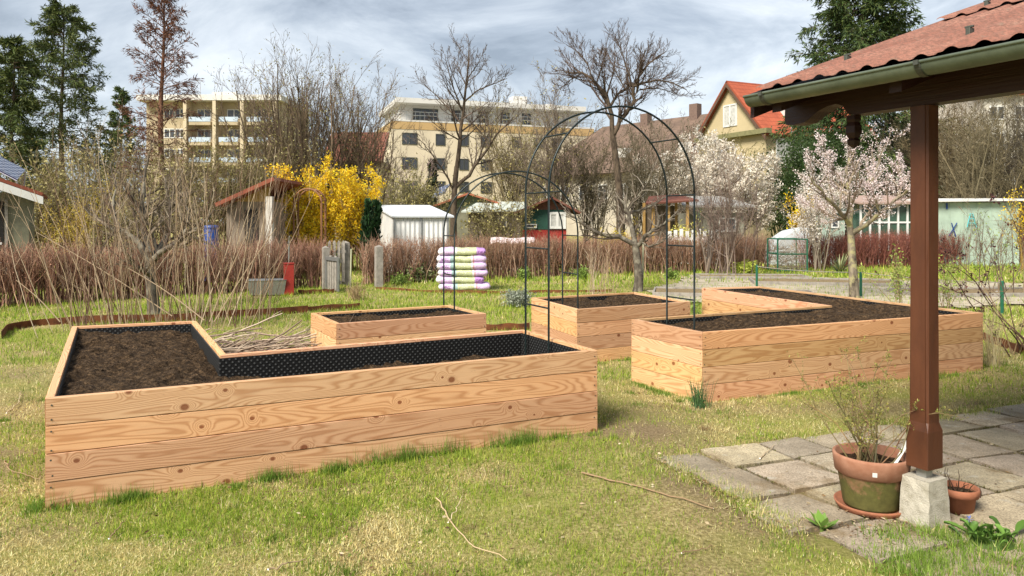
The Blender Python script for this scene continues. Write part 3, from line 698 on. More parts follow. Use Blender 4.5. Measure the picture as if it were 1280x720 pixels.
def build_grass():
    mb = MB(); solid = [offset_poly(b, .01) for b in (BED1, BED2, BED3, BED4)]; pat = offset_poly(PATIO, .03)
    for y0, y1, n, hs, ws in ((2.6, 4.4, 150000, .030, .0046), (4.4, 7., 150000, .034, .005), (7, 12, 90000, .05, .008), (12, 19, 80000, .07, .016), (19, 34, 60000, .11, .035)):
        y = rng.uniform(y0, y1, n); x = rng.uniform(-.80, .80, n)*(y+.6)
        ok = np.ones(n, bool)
        for b in solid: ok &= ~inside(b, x, y)
        ok &= ~inside(pat, x, y) & ~(inside(GRAVEL, x, y) & (rng.random(n) < .55)); ok &= rng.random(n) > bare_spot(x, y)
        ok &= ~((y > 11) & (y > hedge_line(x)+.35)) | (rng.random(n) < .55)
        x, y = x[ok], y[ok]; n = len(x); g = lushness(x, y); isg = rng.random(n) < g*.95
        col = np.where(isg[:, None], c_pick(GREENS, n), c_pick(STRAW, n)); h = hs*.8*rng.uniform(.5, 1.4, n)*np.where(isg, .8+.9*g, .9); lean = np.where(isg, .85, 1.25)
        blades(mb, x, y, h, ws*rng.uniform(.7, 1.4, n), col, lean)
    # darker and lighter clumps, moss cushions and little rosettes break up the turf
    for q in range(520):
        y = 2.7+6.5*rng.random()**1.4; x = rng.uniform(-.78, .78)*(y+.4); c = np.array([x, y]); m = rng.integers(25, 110); kind = rng.random(); r = rng.uniform(.02, .085)
        if any(inside(b, np.array([x]), np.array([y]))[0] for b in solid) or inside(pat, np.array([x]), np.array([y]))[0]: continue
        p = c+rng.normal(0, r, (m, 2)); keep = np.ones(m, bool)
        for b in solid: keep &= ~inside(b, p[:, 0], p[:, 1])
        p = p[keep]; m = len(p)
        if kind < .45: blades(mb, p[:, 0], p[:, 1], rng.uniform(.02, .055, m), np.full(m, .005), c_pick([(.11, .19, .022), (.17, .26, .03)], m), .7)
        elif kind < .65: blades(mb, p[:, 0], p[:, 1], rng.uniform(.01, .022, m), rng.uniform(.006, .013, m), c_pick([(.14, .22, .03), (.22, .30, .05)], m), 1.1)
        elif kind < .85: blades(mb, p[:, 0], p[:, 1], rng.uniform(.02, .06, m), np.full(m, .004), c_pick([(.26, .18, .09), (.17, .11, .055), (.36, .27, .14)], m), 1.4)
        else: blades(mb, p[:, 0], p[:, 1], rng.uniform(.03, .07, m), np.full(m, .004), c_pick([(.80, .72, .42), (.62, .52, .25)], m), 1.0)
    # long tufts along the boards
    for (a, b), n, hh in (((BED1[0], BED1[1]), 20, .12), ((BED4[0], BED4[1]), 16, .06), ((BED4[5], BED4[0]), 8, .05), ((BED1[5], BED1[0]), 14, .05), ((BED3[0], BED3[1]), 8, .06)):
        a, b = np.array(a), np.array(b); e = nrm(b-a); nv = np.array([e[1], -e[0]])
        for q in range(n):
            t = rng.random(); c = a+(b-a)*t+nv*abs(rng.normal(.02, .04)); m = rng.integers(40, 200); sz = rng.uniform(.4, 1.25)
            p = c+rng.normal(0, 1, (m, 1))*.07*sz*e+np.abs(rng.normal(0, 1, (m, 1)))*.028*nv
            blades(mb, p[:, 0], p[:, 1], hh*sz*rng.uniform(.4, 1.2, m), np.full(m, .0045), c_pick([(.10, .20, .025), (.15, .26, .035), (.21, .31, .06)], m), .4)
    # grass creeping over the slab edges and in the joints
    for k in range(225):
        if k < 50: c = PC+PV*rng.uniform(0, 1.35)+PU*rng.normal(.02, .05)
        elif k < 85: c = PC+PU*rng.uniform(0, 4)+PV*rng.normal(-.01, .03)
        else: c = np.array([rng.uniform(1.7, 3.3), rng.uniform(3.2, 3.85)])
        m = rng.integers(40, 130); p = c+rng.normal(0, .05, (m, 2)); g = rng.random(m) < (.6 if k < 85 else .95)
        blades(mb, p[:, 0], p[:, 1], rng.uniform(.012, .055, m)*(1 if k < 85 else rng.uniform(.7, 2.1)), np.full(m, .004 if k < 85 else .0055), np.where(g[:, None], c_pick(GREENS if k < 85 else [(.14, .24, .03), (.20, .31, .045), (.27, .38, .07)], m), c_pick(STRAW, m)), .8, .008)
    for k in rng.integers(0, len(SLAB_EDGES), 420):      # moss and seedlings in the joints
        a, b = SLAB_EDGES[k]; t0 = rng.random(); m = rng.integers(8, 34); p = a+(b-a)*np.clip(t0+rng.normal(0, .16, (m, 1)), 0, 1)+rng.normal(0, .005, (m, 2))
        blades(mb, p[:, 0], p[:, 1], rng.uniform(.006, .022, m), np.full(m, .005), c_pick([(.11, .12, .03), (.17, .18, .045), (.16, .11, .05), (.09, .07, .035)], m), .8, .010)
    tag(mb.build('lawn_grass', M['grass']), 'patchy spring lawn of green and straw coloured blades around the beds', 'grass', kind='stuff')
    # dead leaves and bits of stalk lying about
    mb = MB(); n = 4200; y = rng.uniform(2.7, 9.5, n); x = rng.uniform(-.75, .75, n)*(y+.3); ok = np.ones(n, bool)
    for b in solid: ok &= ~inside(b, x, y)
    pp = inside(PATIO, x, y); ok &= (rng.random(n) < np.where(pp, .35, .45)); x, y, pp = x[ok], y[ok], pp[ok]
    x = np.r_[x, PC[0]+PV[0]*rng.uniform(0, 1.3, 220), 1.95+rng.normal(0, .22, 260)]; y = np.r_[y, np.zeros(480)]
    y[-480:-260] = PC[1]+(x[-480:-260]-PC[0])/PV[0]*PV[1]+rng.normal(0, .04, 220); y[-260:] = 3.92+rng.normal(0, .10, 260); pp = np.r_[pp, np.ones(480, bool)]
    n = len(x); z = np.where(pp, .024, .012+.02*rng.random(n)); a = rng.uniform(0, 2*PI, n)
    mb.leaves(np.stack([x, y, z], 1), np.stack([np.cos(a), np.sin(a), rng.normal(.05, .12, n)], 1), rng.uniform(.010, .034, n), rng.uniform(.004, .016, n), c_pick([(.20, .12, .06), (.30, .20, .10), (.12, .075, .04), (.42, .33, .2), (.50, .42, .28)], n))
    tag(mb.build('leaf_litter', M['leaf']), 'small dead leaves and stalk bits scattered over lawn and slabs', 'leaf litter', kind='stuff')
# ================================================================== hedges
HLX = [-16, -9.3, -5.0, -2.05, 2.6, 6.5, 9.5, 20, 30]; HLY = [9.5, 14.1, 17.9, 19.9, 22.5, 23.9, 24.9, 28, 31]
def hedge_line(x): return np.interp(x, HLX, HLY)
def hedge(label, x0, x1, h, cols, leafcols, dens=165):
    L = np.hypot(x1-x0, hedge_line(x1)-hedge_line(x0)); n = int(L*dens); x = rng.uniform(x0, x1, n); y = hedge_line(x)+rng.normal(0, .17, n)
    H = h*(.94+.10*(vnoise(x, y, .6, 4)))*rng.uniform(.84, 1.03, n)
    xm = (x0+x1)/2; root = thing('hedge', label, 'hedge', (xm, float(hedge_line(xm)), 0), 'clipped leafless hedges')
    st = np.stack([x, y, np.zeros(n)], 1); d = np.stack([rng.normal(0, .13, n), rng.normal(0, .13, n), np.ones(n)], 1)
    P, R, D = grow(st, d, H, .009, 4, .10, .02, .35); mb = MB(); mb.tubes(P, R, 3, col=c_pick(cols, n))
    s = spawn(P, R, H, 7, .2, .95, .5, .2, .34, .75, .1); P1, R1, D1 = grow(*s, 3, .14, .12, .4); mb.tubes(P1, R1, 3, col=c_pick(cols, len(P1)))
    P1[:, :, 2] = np.minimum(P1[:, :, 2], h*rng.uniform(1.0, 1.07, (len(P1), 1)))
    mb.build('stems', M['twig'], root)
    m = int(L*850); k = rng.integers(0, len(P1), m); j = rng.integers(0, 4, m); q = P1[k, j]; mb = MB()
    mb.leaves(q, rng.normal(0, 1, (m, 3)), rng.uniform(.03, .06, m), rng.uniform(.015, .03, m), c_pick(leafcols, m)); mb.build('dead_leaves', M['leaf'], root)
def build_hedges():
    br = [(.30, .16, .11), (.22, .11, .078), (.38, .24, .165), (.16, .085, .06)]
    hedge('reddish brown leafless hedge at left, running behind the pale cane shrub to the picket gate', -14.5, -4.45, 1.10, br, [(.27, .125, .08), (.34, .18, .12), (.18, .085, .055)])
    hedge('long brown leafless hedge in the middle, behind the stacked sacks and the small apple tree', -3.7, 8.25, 1.10, [(.32, .185, .125), (.25, .135, .09), (.40, .275, .19), (.18, .105, .07)], [(.27, .14, .09), (.35, .21, .145)])
    hedge('dense dark red leafless hedge at right, behind the cherry tree and the yucca', 9.5, 24, 1.18, [(.23, .085, .065), (.30, .125, .09), (.16, .06, .05)], [(.27, .095, .07), (.19, .07, .052), (.33, .14, .10)])

# ================================================================== trees
def px_limb(pts, Y, K, z0=None):
    """limb points measured as (px, py, dy) at distance Y"""
    q = np.array([wp(p[0], p[1], Y+(p[2] if len(p) > 2 else 0)) for p in pts]);
    if z0 is not None: q[0, 2] = z0
    return resample(q, K, 1)
def limb_tree(name, label, cat, Y, trunk, r0, limbs, barkm, twigcol, levels, group=None, blossom=None, twig_r=None, K=10, thin=1.0):
    """trunk and limbs as measured polylines; levels = [(n, ang, ratio, K, wander, trop, t0)] of twigs grown on them"""
    T = px_limb(trunk, Y, K, -.05); base = (T[0, 0], T[0, 1], 0); root = thing(name, label, cat, base, group)
    r0 = r0*thin; limbs = [(a, b*thin, c*thin) for a, b, c in limbs]
    mb = MB(); rt = np.linspace(r0*1.15, r0*.7, K); rt[0] *= 1.25; mb.tubes(T, rt[None], 9)
    Ls = []; Rs = []
    for pts, a, b in limbs:
        p = px_limb(pts, Y, K); p[1:-1] += rng.normal(0, a*.25, (K-2, 3)); r = np.linspace(a, b, K); mb.tubes(p, r[None], 7); Ls.append(p); Rs.append(r)
    tr = mb.build('trunk', barkm, root, smooth=True)
    P, R = np.array(Ls), np.array(Rs); L = np.linalg.norm(np.diff(P, axis=1), axis=2).sum(1)
    mb = MB(); last = []
    for (n, ang, ratio, k, wan, tr_, t0) in levels:
        s = spawn(P, R, L, n, t0, 1, ang, .25, ratio, .55, .45); s = (s[0], s[1], s[2], np.clip(s[3], .0045 if twig_r is None else twig_r, .05))
        P, R, D = grow(*s, k, wan, tr_); L = s[2]; mb.tubes(P, R, 3 if len(P) > 300 else 5, col=c_pick(twigcol, len(P))); last.append(P)
    mb.build('crown', M['twig'], root)
    if blossom:
        n, cols, sz, spread = blossom; q = np.vstack([p[:, 1:].reshape(-1, 3) for p in last[-2:]]); q = q[rng.integers(0, len(q), n)]+rng.normal(0, spread, (n, 3))
        mb = MB(); mb.leaves(q, rng.normal(0, 1, (n, 3)), rng.uniform(.7, 1.3, n)*sz, rng.uniform(.5, .9, n)*sz, c_pick(cols, n, .1)); mb.build('blossom', M['petal'], root)
    return root
def bush(name, label, cat, px, Y, ptop, wpx, n, cols, leaf=None, group=None, lv=((7, .5, .5, 4), (5, .6, .5, 3)), r=.022, spread=None, trop=.06, ppart='foliage', tw=.0, base_w=.12, haze=0, lmin=.6):
    """many stemmed shrub: n stems fanning from the ground, twigs, optional leaves or flowers"""
    x = gx(px, Y); h = gz(ptop, Y); w = wpx/FOC*Y; root = thing(name, label, cat, (x, Y, 0), group)
    st = np.stack([x+rng.normal(0, w*base_w, n), Y+rng.normal(0, w*base_w, n), np.full(n, -.02)], 1)
    a = rng.uniform(0, 2*PI, n); sp = spread if spread is not None else min(.9, w/2/h*1.15); o = np.abs(rng.normal(0, .6, n)).clip(0, 1.2)*sp
    d = nrm(np.stack([np.cos(a)*o, np.sin(a)*o, np.ones(n)], 1)); L = h*rng.uniform(lmin, 1.0, n)
    P, R, D = grow(st, d, L, r*(h/2.5)**.5, 6, .09 if lmin < .7 else .055, trop); mb = MB(); mb.tubes(P, R, 5 if n < 80 else 3, col=c_pick(cols, n)); last = [P]
    if n < 14: mb.tubes(np.array([[x, Y, -.05], [x, Y, .03], [x, Y, .06]]), np.array([[.5, .45, .2]])*max(w*base_w*3, .05), 9, col=cols[0])
    for (m, ang, ratio, k) in lv:
        s = spawn(P, R, L, m, .25, 1, ang, .2, ratio, .6, .5); s = (s[0], s[1], s[2], np.maximum(s[3], .00022*Y+tw)); P, R, D = grow(*s, k, .14, trop); L = s[2]; mb.tubes(P, R, 3, col=c_pick(cols, len(P))); last.append(P)
    if haze:
        s = spawn(P, R, L, haze, .2, 1, .6, .2, .6, .8, .3); s = (s[0], s[1], s[2], np.maximum(s[3], .0002*Y+tw)); P, R, D = grow(*s, 2, .14, trop); mb.tubes(P, R, 3, col=c_pick(cols, len(P)))
    mb.build('stems', M['twig'], root)
    if leaf:
        m, cl, sz, spd = leaf; q = np.vstack([p[:, 1:].reshape(-1, 3) for p in last[-2:]]); q = q[rng.integers(0, len(q), m)]+rng.normal(0, spd, (m, 3)); mb = MB()
        q[:, 2] = np.maximum(q[:, 2], .03)
        mb.leaves(q, rng.normal(0, 1, (m, 3))+[0, 0, .3], rng.uniform(.6, 1.4, m)*sz, rng.uniform(.35, .7, m)*sz, c_pick(cl, m)); mb.build(ppart, M['petal' if ppart == 'blossom' else 'leaf'], root)
    return root
def conifer(name, label, px, Y, ptop, wpx, nb, ntw, cols, barkm, t0=.12, droop=-.06, leaf=.34, lw=.12, up=.25, power=.85, gap=.0, group=None, clump=14, twigc=((.10, .07, .045),), lean=0):
    x = gx(px, Y); h = gz(ptop, Y); rad = wpx/2/FOC*Y; root = thing(name, label, 'conifer', (x, Y, 0), group)
    mb = MB(); tp = np.array([[x+lean*(t**2)+.05*math.sin(t*9), Y+.04*math.cos(t*7), h*t-.05] for t in np.linspace(0, 1, 14)]); mb.tubes(tp, np.linspace(h*.016, .015, 14)[None], 8); mb.build('trunk', barkm, root, smooth=True)
    t = t0+(1-t0)*(np.arange(nb)+rng.random(nb))/nb; az = np.arange(nb)*2.399+rng.normal(0, .3, nb)
    L = rad*np.power(np.clip(1.03-t, .02, 1)/(1-t0), power)*rng.uniform(.65, 1.15, nb)
    if gap: keep = rng.random(nb) > gap*(1-.6*t); t, az, L = t[keep], az[keep], L[keep]; nb = len(t)
    st = np.stack([np.interp(t, np.linspace(0, 1, 14), tp[:, 0]), np.full(nb, Y), h*t], 1); d = np.stack([np.cos(az), np.sin(az), up*(t*1.6-.4)], 1)
    P, R, D = grow(st, d, L, .012*h*.09+.008, 6, .07, droop); mb = MB(); mb.tubes(P, R, 4, col=c_pick(twigc, nb))
    s = spawn(P, R, L, ntw, .15, 1, .75, .2, .42, .6, .55); P1, R1, D1 = grow(*s, 4, .10, droop*1.6); mb.tubes(P1, np.maximum(R1, .006), 3, col=c_pick(twigc, len(P1))); mb.build('branches', M['twig'], root)
    mb = MB(); allP = np.concatenate([P1[:, 1:].reshape(-1, 3), P[:, 3:].reshape(-1, 3)]); allD = np.concatenate([D1[:, 1:].reshape(-1, 3), D[:, 3:].reshape(-1, 3)])
    n = nb*ntw*clump; k = rng.integers(0, len(allP), n); q = allP[k]+rng.normal(0, leaf*.22, (n, 3))*[1, 1, .7]; dd = allD[k]+rng.normal(0, .55, (n, 3))+[0, 0, droop*4]
    cc = c_pick(cols, n, .25); mb.leaves(q, dd, rng.uniform(.6, 1.3, n)*leaf, rng.uniform(.6, 1.2, n)*lw, cc); mb.build('foliage', M['needle'], root)
    return root
def build_trees():
    gt = [(.13, .10, .075), (.20, .16, .12), (.09, .07, .055), (.26, .21, .16)]
    # gnarled apple tree in the middle
    limb_tree('apple_tree', 'small gnarled leafless apple tree in front of the middle hedge, seen through the big arch', 'tree', 16.9,
        [(797, 366), (799, 345), (796, 322), (794, 305)], .12,
        [([(794, 306), (780, 297), (760, 295), (742, 291), (733, 284), (718, 270), (706, 262)], .07, .018), ([(794, 306), (790, 285, .1), (786, 270, .2), (784, 258, .2), (770, 246, .4)], .075, .03),
         ([(796, 308), (806, 294, -.2), (818, 289, -.3), (826, 280, -.4), (822, 268, -.3)], .065, .03), ([(824, 284, -.4), (835, 275, -.5), (850, 262, -.6)], .03, .012),
         ([(785, 262, .2), (797, 246, .1), (810, 228, 0), (817, 205, 0)], .03, .010), ([(786, 266, .2), (806, 262, .5), (825, 250, .6), (842, 240, .8)], .035, .012),
         ([(776, 297), (772, 275, .4), (776, 258, .5), (762, 240, .7)], .032, .012), ([(742, 291), (738, 270, .3), (745, 255, .5), (757, 250, .6)], .028, .010), ([(800, 300), (812, 310, -.4), (826, 304, -.7), (838, 292, -.9)], .03, .01)],
        M['bark_mid'], [(.19, .155, .12), (.12, .095, .07), (.27, .235, .19), (.08, .06, .048)], [(11, .8, .55, 5, .20, .10, .15), (5, .7, .5, 4, .2, .1, .2)], 'gnarled fruit trees', twig_r=.004, thin=.85)
    # blossoming cherry at right
    limb_tree('cherry_tree', 'cherry tree in pale pink blossom with lichen covered trunk, behind the right bed', 'tree', 15.2,
        [(1068, 377), (1067, 350), (1065, 325), (1064, 300), (1063, 285)], .135,
        [([(1063, 288), (1062, 262), (1059, 235, .2), (1058, 210, .3), (1063, 180, .4)], .10, .02), ([(1063, 282), (1047, 262, -.3), (1032, 246, -.5), (1016, 228, -.6), (1006, 206, -.7)], .075, .016),
         ([(1065, 292), (1082, 280, -.2), (1105, 263, -.4), (1128, 242, -.5), (1150, 230, -.6)], .085, .018), ([(1061, 258), (1074, 237, .5), (1090, 222, .7), (1101, 196, .9), (1108, 178, 1)], .06, .014),
         ([(1062, 272), (1044, 275, .6), (1025, 262, 1.), (1008, 252, 1.2)], .045, .012), ([(1100, 266, -.4), (1092, 246, -.5), (1085, 234, -.3), (1096, 214, -.3)], .04, .012), ([(1059, 238, .2), (1046, 220, .1), (1036, 198, .1), (1030, 182, 0)], .045, .012), ([(1120, 250, -.5), (1128, 225, -.2), (1122, 202, 0)], .03, .01)],
        M['bark_lichen'], [(.22, .16, .11), (.30, .24, .17), (.15, .11, .08)], [(12, .8, .5, 5, .18, .16, .12), (9, .7, .5, 4, .2, .1, .15)],
        blossom=(10000, [(.82, .71, .70), (.77, .64, .64), (.86, .79, .77), (.68, .55, .55)], .030, .022), thin=.66)
    # tall pollard in front of the big arch
    limb_tree('bare_tree', 'tall leafless tree with crooked fork and wide umbrella crown, rising above the big arch', 'tree', 27,
        [(776, 300), (775, 250), (771, 205), (766, 170)], .26,
        [([(766, 172), (764, 150), (762, 128), (756, 111), (738, 97), (722, 92), (706, 90, .5)], .17, .05), ([(767, 168), (777, 148), (788, 133), (797, 123), (789, 116), (792, 104)], .15, .09),
         ([(763, 132), (772, 117, .3), (782, 113, .4), (790, 104, .4)], .10, .06), ([(792, 108), (800, 92), (812, 78), (830, 66, .5)], .08, .03), ([(792, 108), (815, 100, -.6), (838, 102, -1), (858, 112, -1.2)], .08, .03),
         ([(790, 108), (783, 85, .5), (776, 62, .8), (768, 45, 1)], .07, .02), ([(796, 116), (800, 80, -.8), (808, 60, -1)], .06, .02), ([(740, 98), (735, 80, .4), (722, 64, .6), (708, 56, 1)], .05, .02), ([(756, 111), (752, 88, -.7), (748, 66, -1)], .05, .02), ([(725, 93), (712, 100, -.5), (700, 112, -.6)], .05, .02), ([(800, 112, .6), (825, 110, 1.6), (846, 118, 2)], .06, .02), ([(782, 113, .4), (770, 90, 1.5), (760, 70, 2)], .05, .02)],
        M['bark_brown'], [(.06, .045, .035), (.09, .065, .05), (.12, .085, .07)], [(16, .7, .62, 6, .12, .13, .12), (9, .6, .5, 5, .12, .10, .15), (6, .55, .5, 3, .12, .06, .2)], twig_r=.006, thin=.55)
    limb_tree('bare_tree', 'tall slim leafless tree with strong right limb, before the cream apartment block', 'tree', 26,
        [(567, 300), (567, 255), (569, 225), (571, 208)], .22,
        [([(571, 210), (575, 192), (574, 172), (578, 150), (581, 123), (584, 95), (586, 62)], .15, .03), ([(568, 236), (583, 223), (595, 205), (608, 188), (624, 163), (640, 150)], .13, .03),
         ([(567, 238), (556, 216, -.4), (541, 193, -.6), (522, 173, -.8)], .07, .015), ([(610, 184), (606, 170, .5), (590, 154, .8), (580, 145, .8)], .05, .02), ([(577, 155), (560, 135, .5), (545, 118, .8), (528, 104, 1)], .07, .015), ([(580, 128), (598, 112, -.5), (618, 104, -.8), (634, 98, -1)], .06, .015), ([(579, 140), (566, 110, -.5), (560, 85, -.6), (556, 68, -.6)], .06, .015), ([(583, 100), (596, 82, .6), (604, 66, .8)], .045, .015), ([(574, 178), (590, 165, 1), (612, 140, 1.6), (626, 122, 1.8)], .05, .015), ([(574, 175), (556, 165, -.8), (538, 150, -1)], .05, .015), ([(583, 108), (572, 84, 1), (574, 60, 1)], .04, .012)],
        M['bark_brown'], [(.07, .052, .04), (.10, .075, .06), (.13, .10, .08)], [(13, .7, .5, 6, .12, .10, .2), (8, .6, .5, 5, .12, .09, .2), (5, .55, .5, 3, .12, .05, .2)], twig_r=.0055, thin=.55)
    limb_tree('apple_tree', 'old grey leafless apple tree rising out of the pale cane shrub at left', 'tree', 12.8,
        [(193, 392), (190, 362), (186, 335), (184, 318)], .12,
        [([(184, 322), (178, 305), (164, 294), (148, 288), (122, 276), (104, 258)], .08, .02), ([(185, 318), (181, 295, .3), (180, 262, .4), (177, 228, .5), (186, 196, .6)], .085, .02), ([(188, 328), (205, 312, -.3), (225, 303, -.5), (248, 284, -.7), (268, 262, -.8)], .075, .018),
         ([(150, 288), (140, 262, .4), (146, 232, .6), (138, 204, .7)], .045, .012), ([(186, 325), (208, 300, .8), (212, 262, 1.2), (206, 222, 1.4)], .07, .02), ([(180, 268, .4), (162, 245, .2), (150, 220, 0)], .04, .012), ([(212, 262, 1.2), (232, 240, 1), (244, 214, .9)], .04, .012), ([(190, 345), (172, 335, -.5), (158, 318, -.7), (150, 300, -.9)], .05, .012), ([(228, 302, -.5), (236, 270, -.3), (228, 240, 0)], .035, .01)],
        M['bark_mid'], [(.20, .155, .11), (.13, .10, .07), (.26, .215, .16), (.085, .065, .05)], [(13, .75, .55, 5, .18, .12, .12), (9, .7, .5, 4, .18, .1, .15), (3, .6, .5, 3, .15, .05, .2)], 'gnarled fruit trees', twig_r=.0035, thin=.8)
    # conifers
    dk = [(.028, .055, .016), (.045, .075, .02), (.065, .10, .028), (.02, .04, .014)]
    ol = [(.065, .095, .022), (.095, .125, .032), (.04, .06, .016), (.13, .15, .045)]
    conifer('fir_tree', 'tall open dark green fir tree at the left edge, its trunk showing between the branches', 78, 40, 8, 165, 100, 13, ol, M['bark_brown'], .34, -.05, .26, .06, .30, .62, .15, clump=16)
    conifer('fir_tree', 'dense olive fir tree cut by the left edge of the picture', 16, 36, 50, 125, 95, 12, ol, M['bark_brown'], .05, -.05, .27, .065, .3, .55, .12, clump=18)
    conifer('fir_tree', 'small pointed fir tree in the gap between the tall fir and the rust brown larch', 152, 55, 112, 62, 60, 9, dk+ol, M['bark_brown'], .3, -.05, .30, .09, .3, .7, .15, clump=12)
    conifer('larch_tree', 'thin rust brown larch tree with wispy hanging twigs, rising above the left apartment block', 203, 27, -18, 118, 84, 10, [(.14, .055, .03), (.19, .085, .045), (.10, .045, .028)], M['bark_red'], .25, -.04, .20, .032, 1.0, .42, .15, clump=9, twigc=((.13, .065, .042), (.18, .10, .065)))
    conifer('spruce_tree', 'huge dark green spruce tree behind the shelter roof at right', 1078, 38, -50, 240, 190, 17, [(.026, .05, .014), (.042, .075, .018), (.065, .10, .025), (.09, .12, .03)], M['bark_brown'], .10, -.08, .28, .07, .3, .48, .05, clump=22)
    conifer('cypress', 'narrow dark cypress against the cream apartment block beside the white shed', 540, 44, 206, 20, 70, 7, [(.012, .022, .010), (.02, .034, .014)], M['bark_brown'], .03, .3, .30, .14, 1.2, .35, clump=10)
    conifer('thuja', 'small dark green thuja bush right beside the white metal shed', 459, 21.5, 256, 20, 60, 7, [(.014, .045, .012), (.022, .06, .016), (.01, .03, .01)], M['bark_brown'], .03, .3, .14, .07, 1.2, .3, clump=10)
    conifer('thuja', 'thinner dark green thuja bush touching the yellow forsythia', 470, 22, 258, 18, 50, 7, [(.014, .045, .012), (.022, .06, .016), (.01, .03, .01)], M['bark_brown'], .03, .3, .14, .07, 1.2, .3, clump=10)
    # multi stemmed trees and shrubs behind the hedge
    bush('multi_stem_tree', 'big fan shaped bare tree of many dark stems, between the two apartment blocks', 'tree', 372, 34, 94, 165, 46, [(.11, .08, .055), (.16, .115, .075), (.085, .065, .045)], (3000, [(.22, .21, .07), (.27, .24, .09)], .09, .25), lv=((8, .42, .5, 5), (6, .5, .5, 4)), r=.034, ppart='catkins', haze=3, lmin=.74)
    bush('multi_stem_tree', 'smaller bare bushy tree leaning over the dark roof beside the fan shaped tree', 'tree', 446, 36, 112, 100, 22, [(.15, .11, .075), (.21, .16, .10), (.11, .08, .06)], (1200, [(.24, .21, .07)], .09, .2), lv=((9, .45, .5, 5), (7, .5, .5, 4)), r=.032, ppart='catkins', haze=4)
    haz = [(.26, .21, .11), (.21, .165, .085), (.31, .26, .14), (.16, .125, .075)]
    yl = [(.32, .28, .10), (.26, .225, .075), (.37, .33, .14)]
    lab = [(52, 24, 196, 150, haz, 'olive yellow leafless willow bush beside the left garden hut', 2200), (118, 26, 176, 150, haz, 'olive yellow leafless willow bush under the tall fir', 2600), (160, 20, 230, 120, haz, 'low straw coloured bush behind the grey apple tree', 1200), (236, 25, 182, 150, haz, 'pale olive bush in front of the left apartment block', 2400), (296, 27, 186, 130, haz, 'olive bush above the sloping red hut roof', 2000),
        (334, 30, 170, 110, [(.22, .17, .09), (.16, .12, .07)], 'brownish bush behind the first forsythia', 1400), (515, 30, 215, 110, [(.20, .18, .09), (.26, .23, .12)], 'green tinged bush behind the white metal shed', 2600), (655, 38, 128, 105, haz, 'tall hazy olive brown tree covering the right part of the cream apartment block', 2200),
        (690, 33, 112, 90, [(.18, .14, .10), (.24, .19, .14)], 'slender bare tree left of the pollard trunk', 700), (735, 34, 172, 100, [(.17, .14, .09), (.22, .18, .11)], 'brown bush left under the umbrella crown', 900), (800, 36, 160, 130, [(.16, .135, .085), (.21, .175, .11)], 'brown bush right under the umbrella crown', 1200), (845, 40, 158, 90, [(.20, .17, .11), (.25, .21, .14)], 'grey brown bush below the chimney of the long dark roof', 900), (620, 27, 236, 90, haz, 'low olive thicket behind the sack stack', 1100),
        (905, 45, 160, 70, [(.20, .18, .07), (.25, .22, .09)], 'greenish creeper bush against the gabled house', 900), (984, 40, 206, 50, [(.03, .06, .015), (.05, .09, .02)], 'dark green evergreen bush below the gabled house balcony', 5200), (1024, 34, 160, 76, [(.03, .06, .015), (.045, .075, .02)], 'deep green evergreen bush under the carved beam end', 6500),
        (1190, 34, 122, 130, [(.24, .185, .10), (.19, .14, .08)], 'hazy brown tree just right of the red-brown post', 1400), (1226, 28.8, 140, 120, [(.20, .17, .10), (.27, .22, .13)], 'straw brown bush above the mint green wall', 1100), (1272, 29.5, 112, 110, [(.22, .19, .13), (.15, .12, .09)], 'bare grey tree at the right edge in front of the pale building', 400), (1130, 36, 150, 110, [(.15, .13, .08), (.20, .17, .10)], 'brown tree directly behind the red-brown post', 900)]
    for i, (px, Y, pt, w, cols, lb, nl) in enumerate(lab):
        if cols[0][0] > cols[0][1]: cols = [tuple(q*.66 for q in c) for c in cols]
        ev = cols[0][1] > cols[0][0]
        bush('evergreen_bush' if ev else 'bare_bush', lb, 'bush', px, Y, pt, w, (26 if w > 100 else 18)+10*(px > 1150), cols, (nl, cols if ev or i > 8 and i != 12 and i != 13 else yl, .11 if not ev else .14, .18), lv=((10, .5, .48, 4), (8, .6, .5, 3)), r=.024, haze=0 if ev else (1 if px == 655 else 3))
    wh = [(.78, .71, .60), (.84, .79, .71), (.68, .60, .49)]
    bush('blossom_tree', 'broad cream white blossoming tree in front of the gabled house', 'tree', 908, 36, 180, 125, 24, [(.20, .16, .12), (.15, .12, .085)], (30000, wh, .125, .07), lv=((10, .5, .45, 4), (8, .6, .5, 3)), r=.035, ppart='blossom')
    bush('blossom_tree', 'cream white blossoming tree right of the big arch, behind the grey roofed hut', 'tree', 858, 38, 190, 90, 20, [(.30, .25, .19), (.22, .18, .13)], (14000, wh, .12, .07), lv=((9, .5, .45, 4), (8, .6, .5, 3)), r=.035, ppart='blossom')
    bush('blossom_tree', 'pale blossoming tree behind the pink cherry tree', 'tree', 1022, 24, 196, 80, 14, [(.30, .25, .19), (.22, .18, .13)], (6000, [(.80, .74, .68), (.70, .63, .55)], .06, .05), lv=((8, .5, .45, 4), (6, .6, .5, 3)), r=.016, ppart='blossom')
    bush('bare_shrub', 'purple brown vase shaped bare shrub between the big arch and the compost cage', 'shrub', 912, 21.5, 196, 110, 16, [(.18, .13, .105), (.13, .095, .08), (.24, .19, .15)], None, lv=((9, .5, .5, 5), (8, .55, .5, 4)), r=.014, haze=3)
    bush('bare_shrub', 'dark bare fruit shrub in the middle hedge line, directly right of the big arch', 'shrub', 884, 22.6, 212, 70, 7, [(.12, .095, .08), (.18, .14, .11)], None, lv=((8, .6, .5, 5), (7, .6, .5, 4)), r=.026, haze=3, base_w=.02)
    bush('bare_shrub', 'pink budded small bare tree before the cream apartment block, left of the dark cypress', 'shrub', 508, 40, 192, 40, 12, [(.26, .19, .17), (.33, .25, .22)], None, lv=((7, .5, .5, 4), (6, .6, .5, 3)), r=.03)
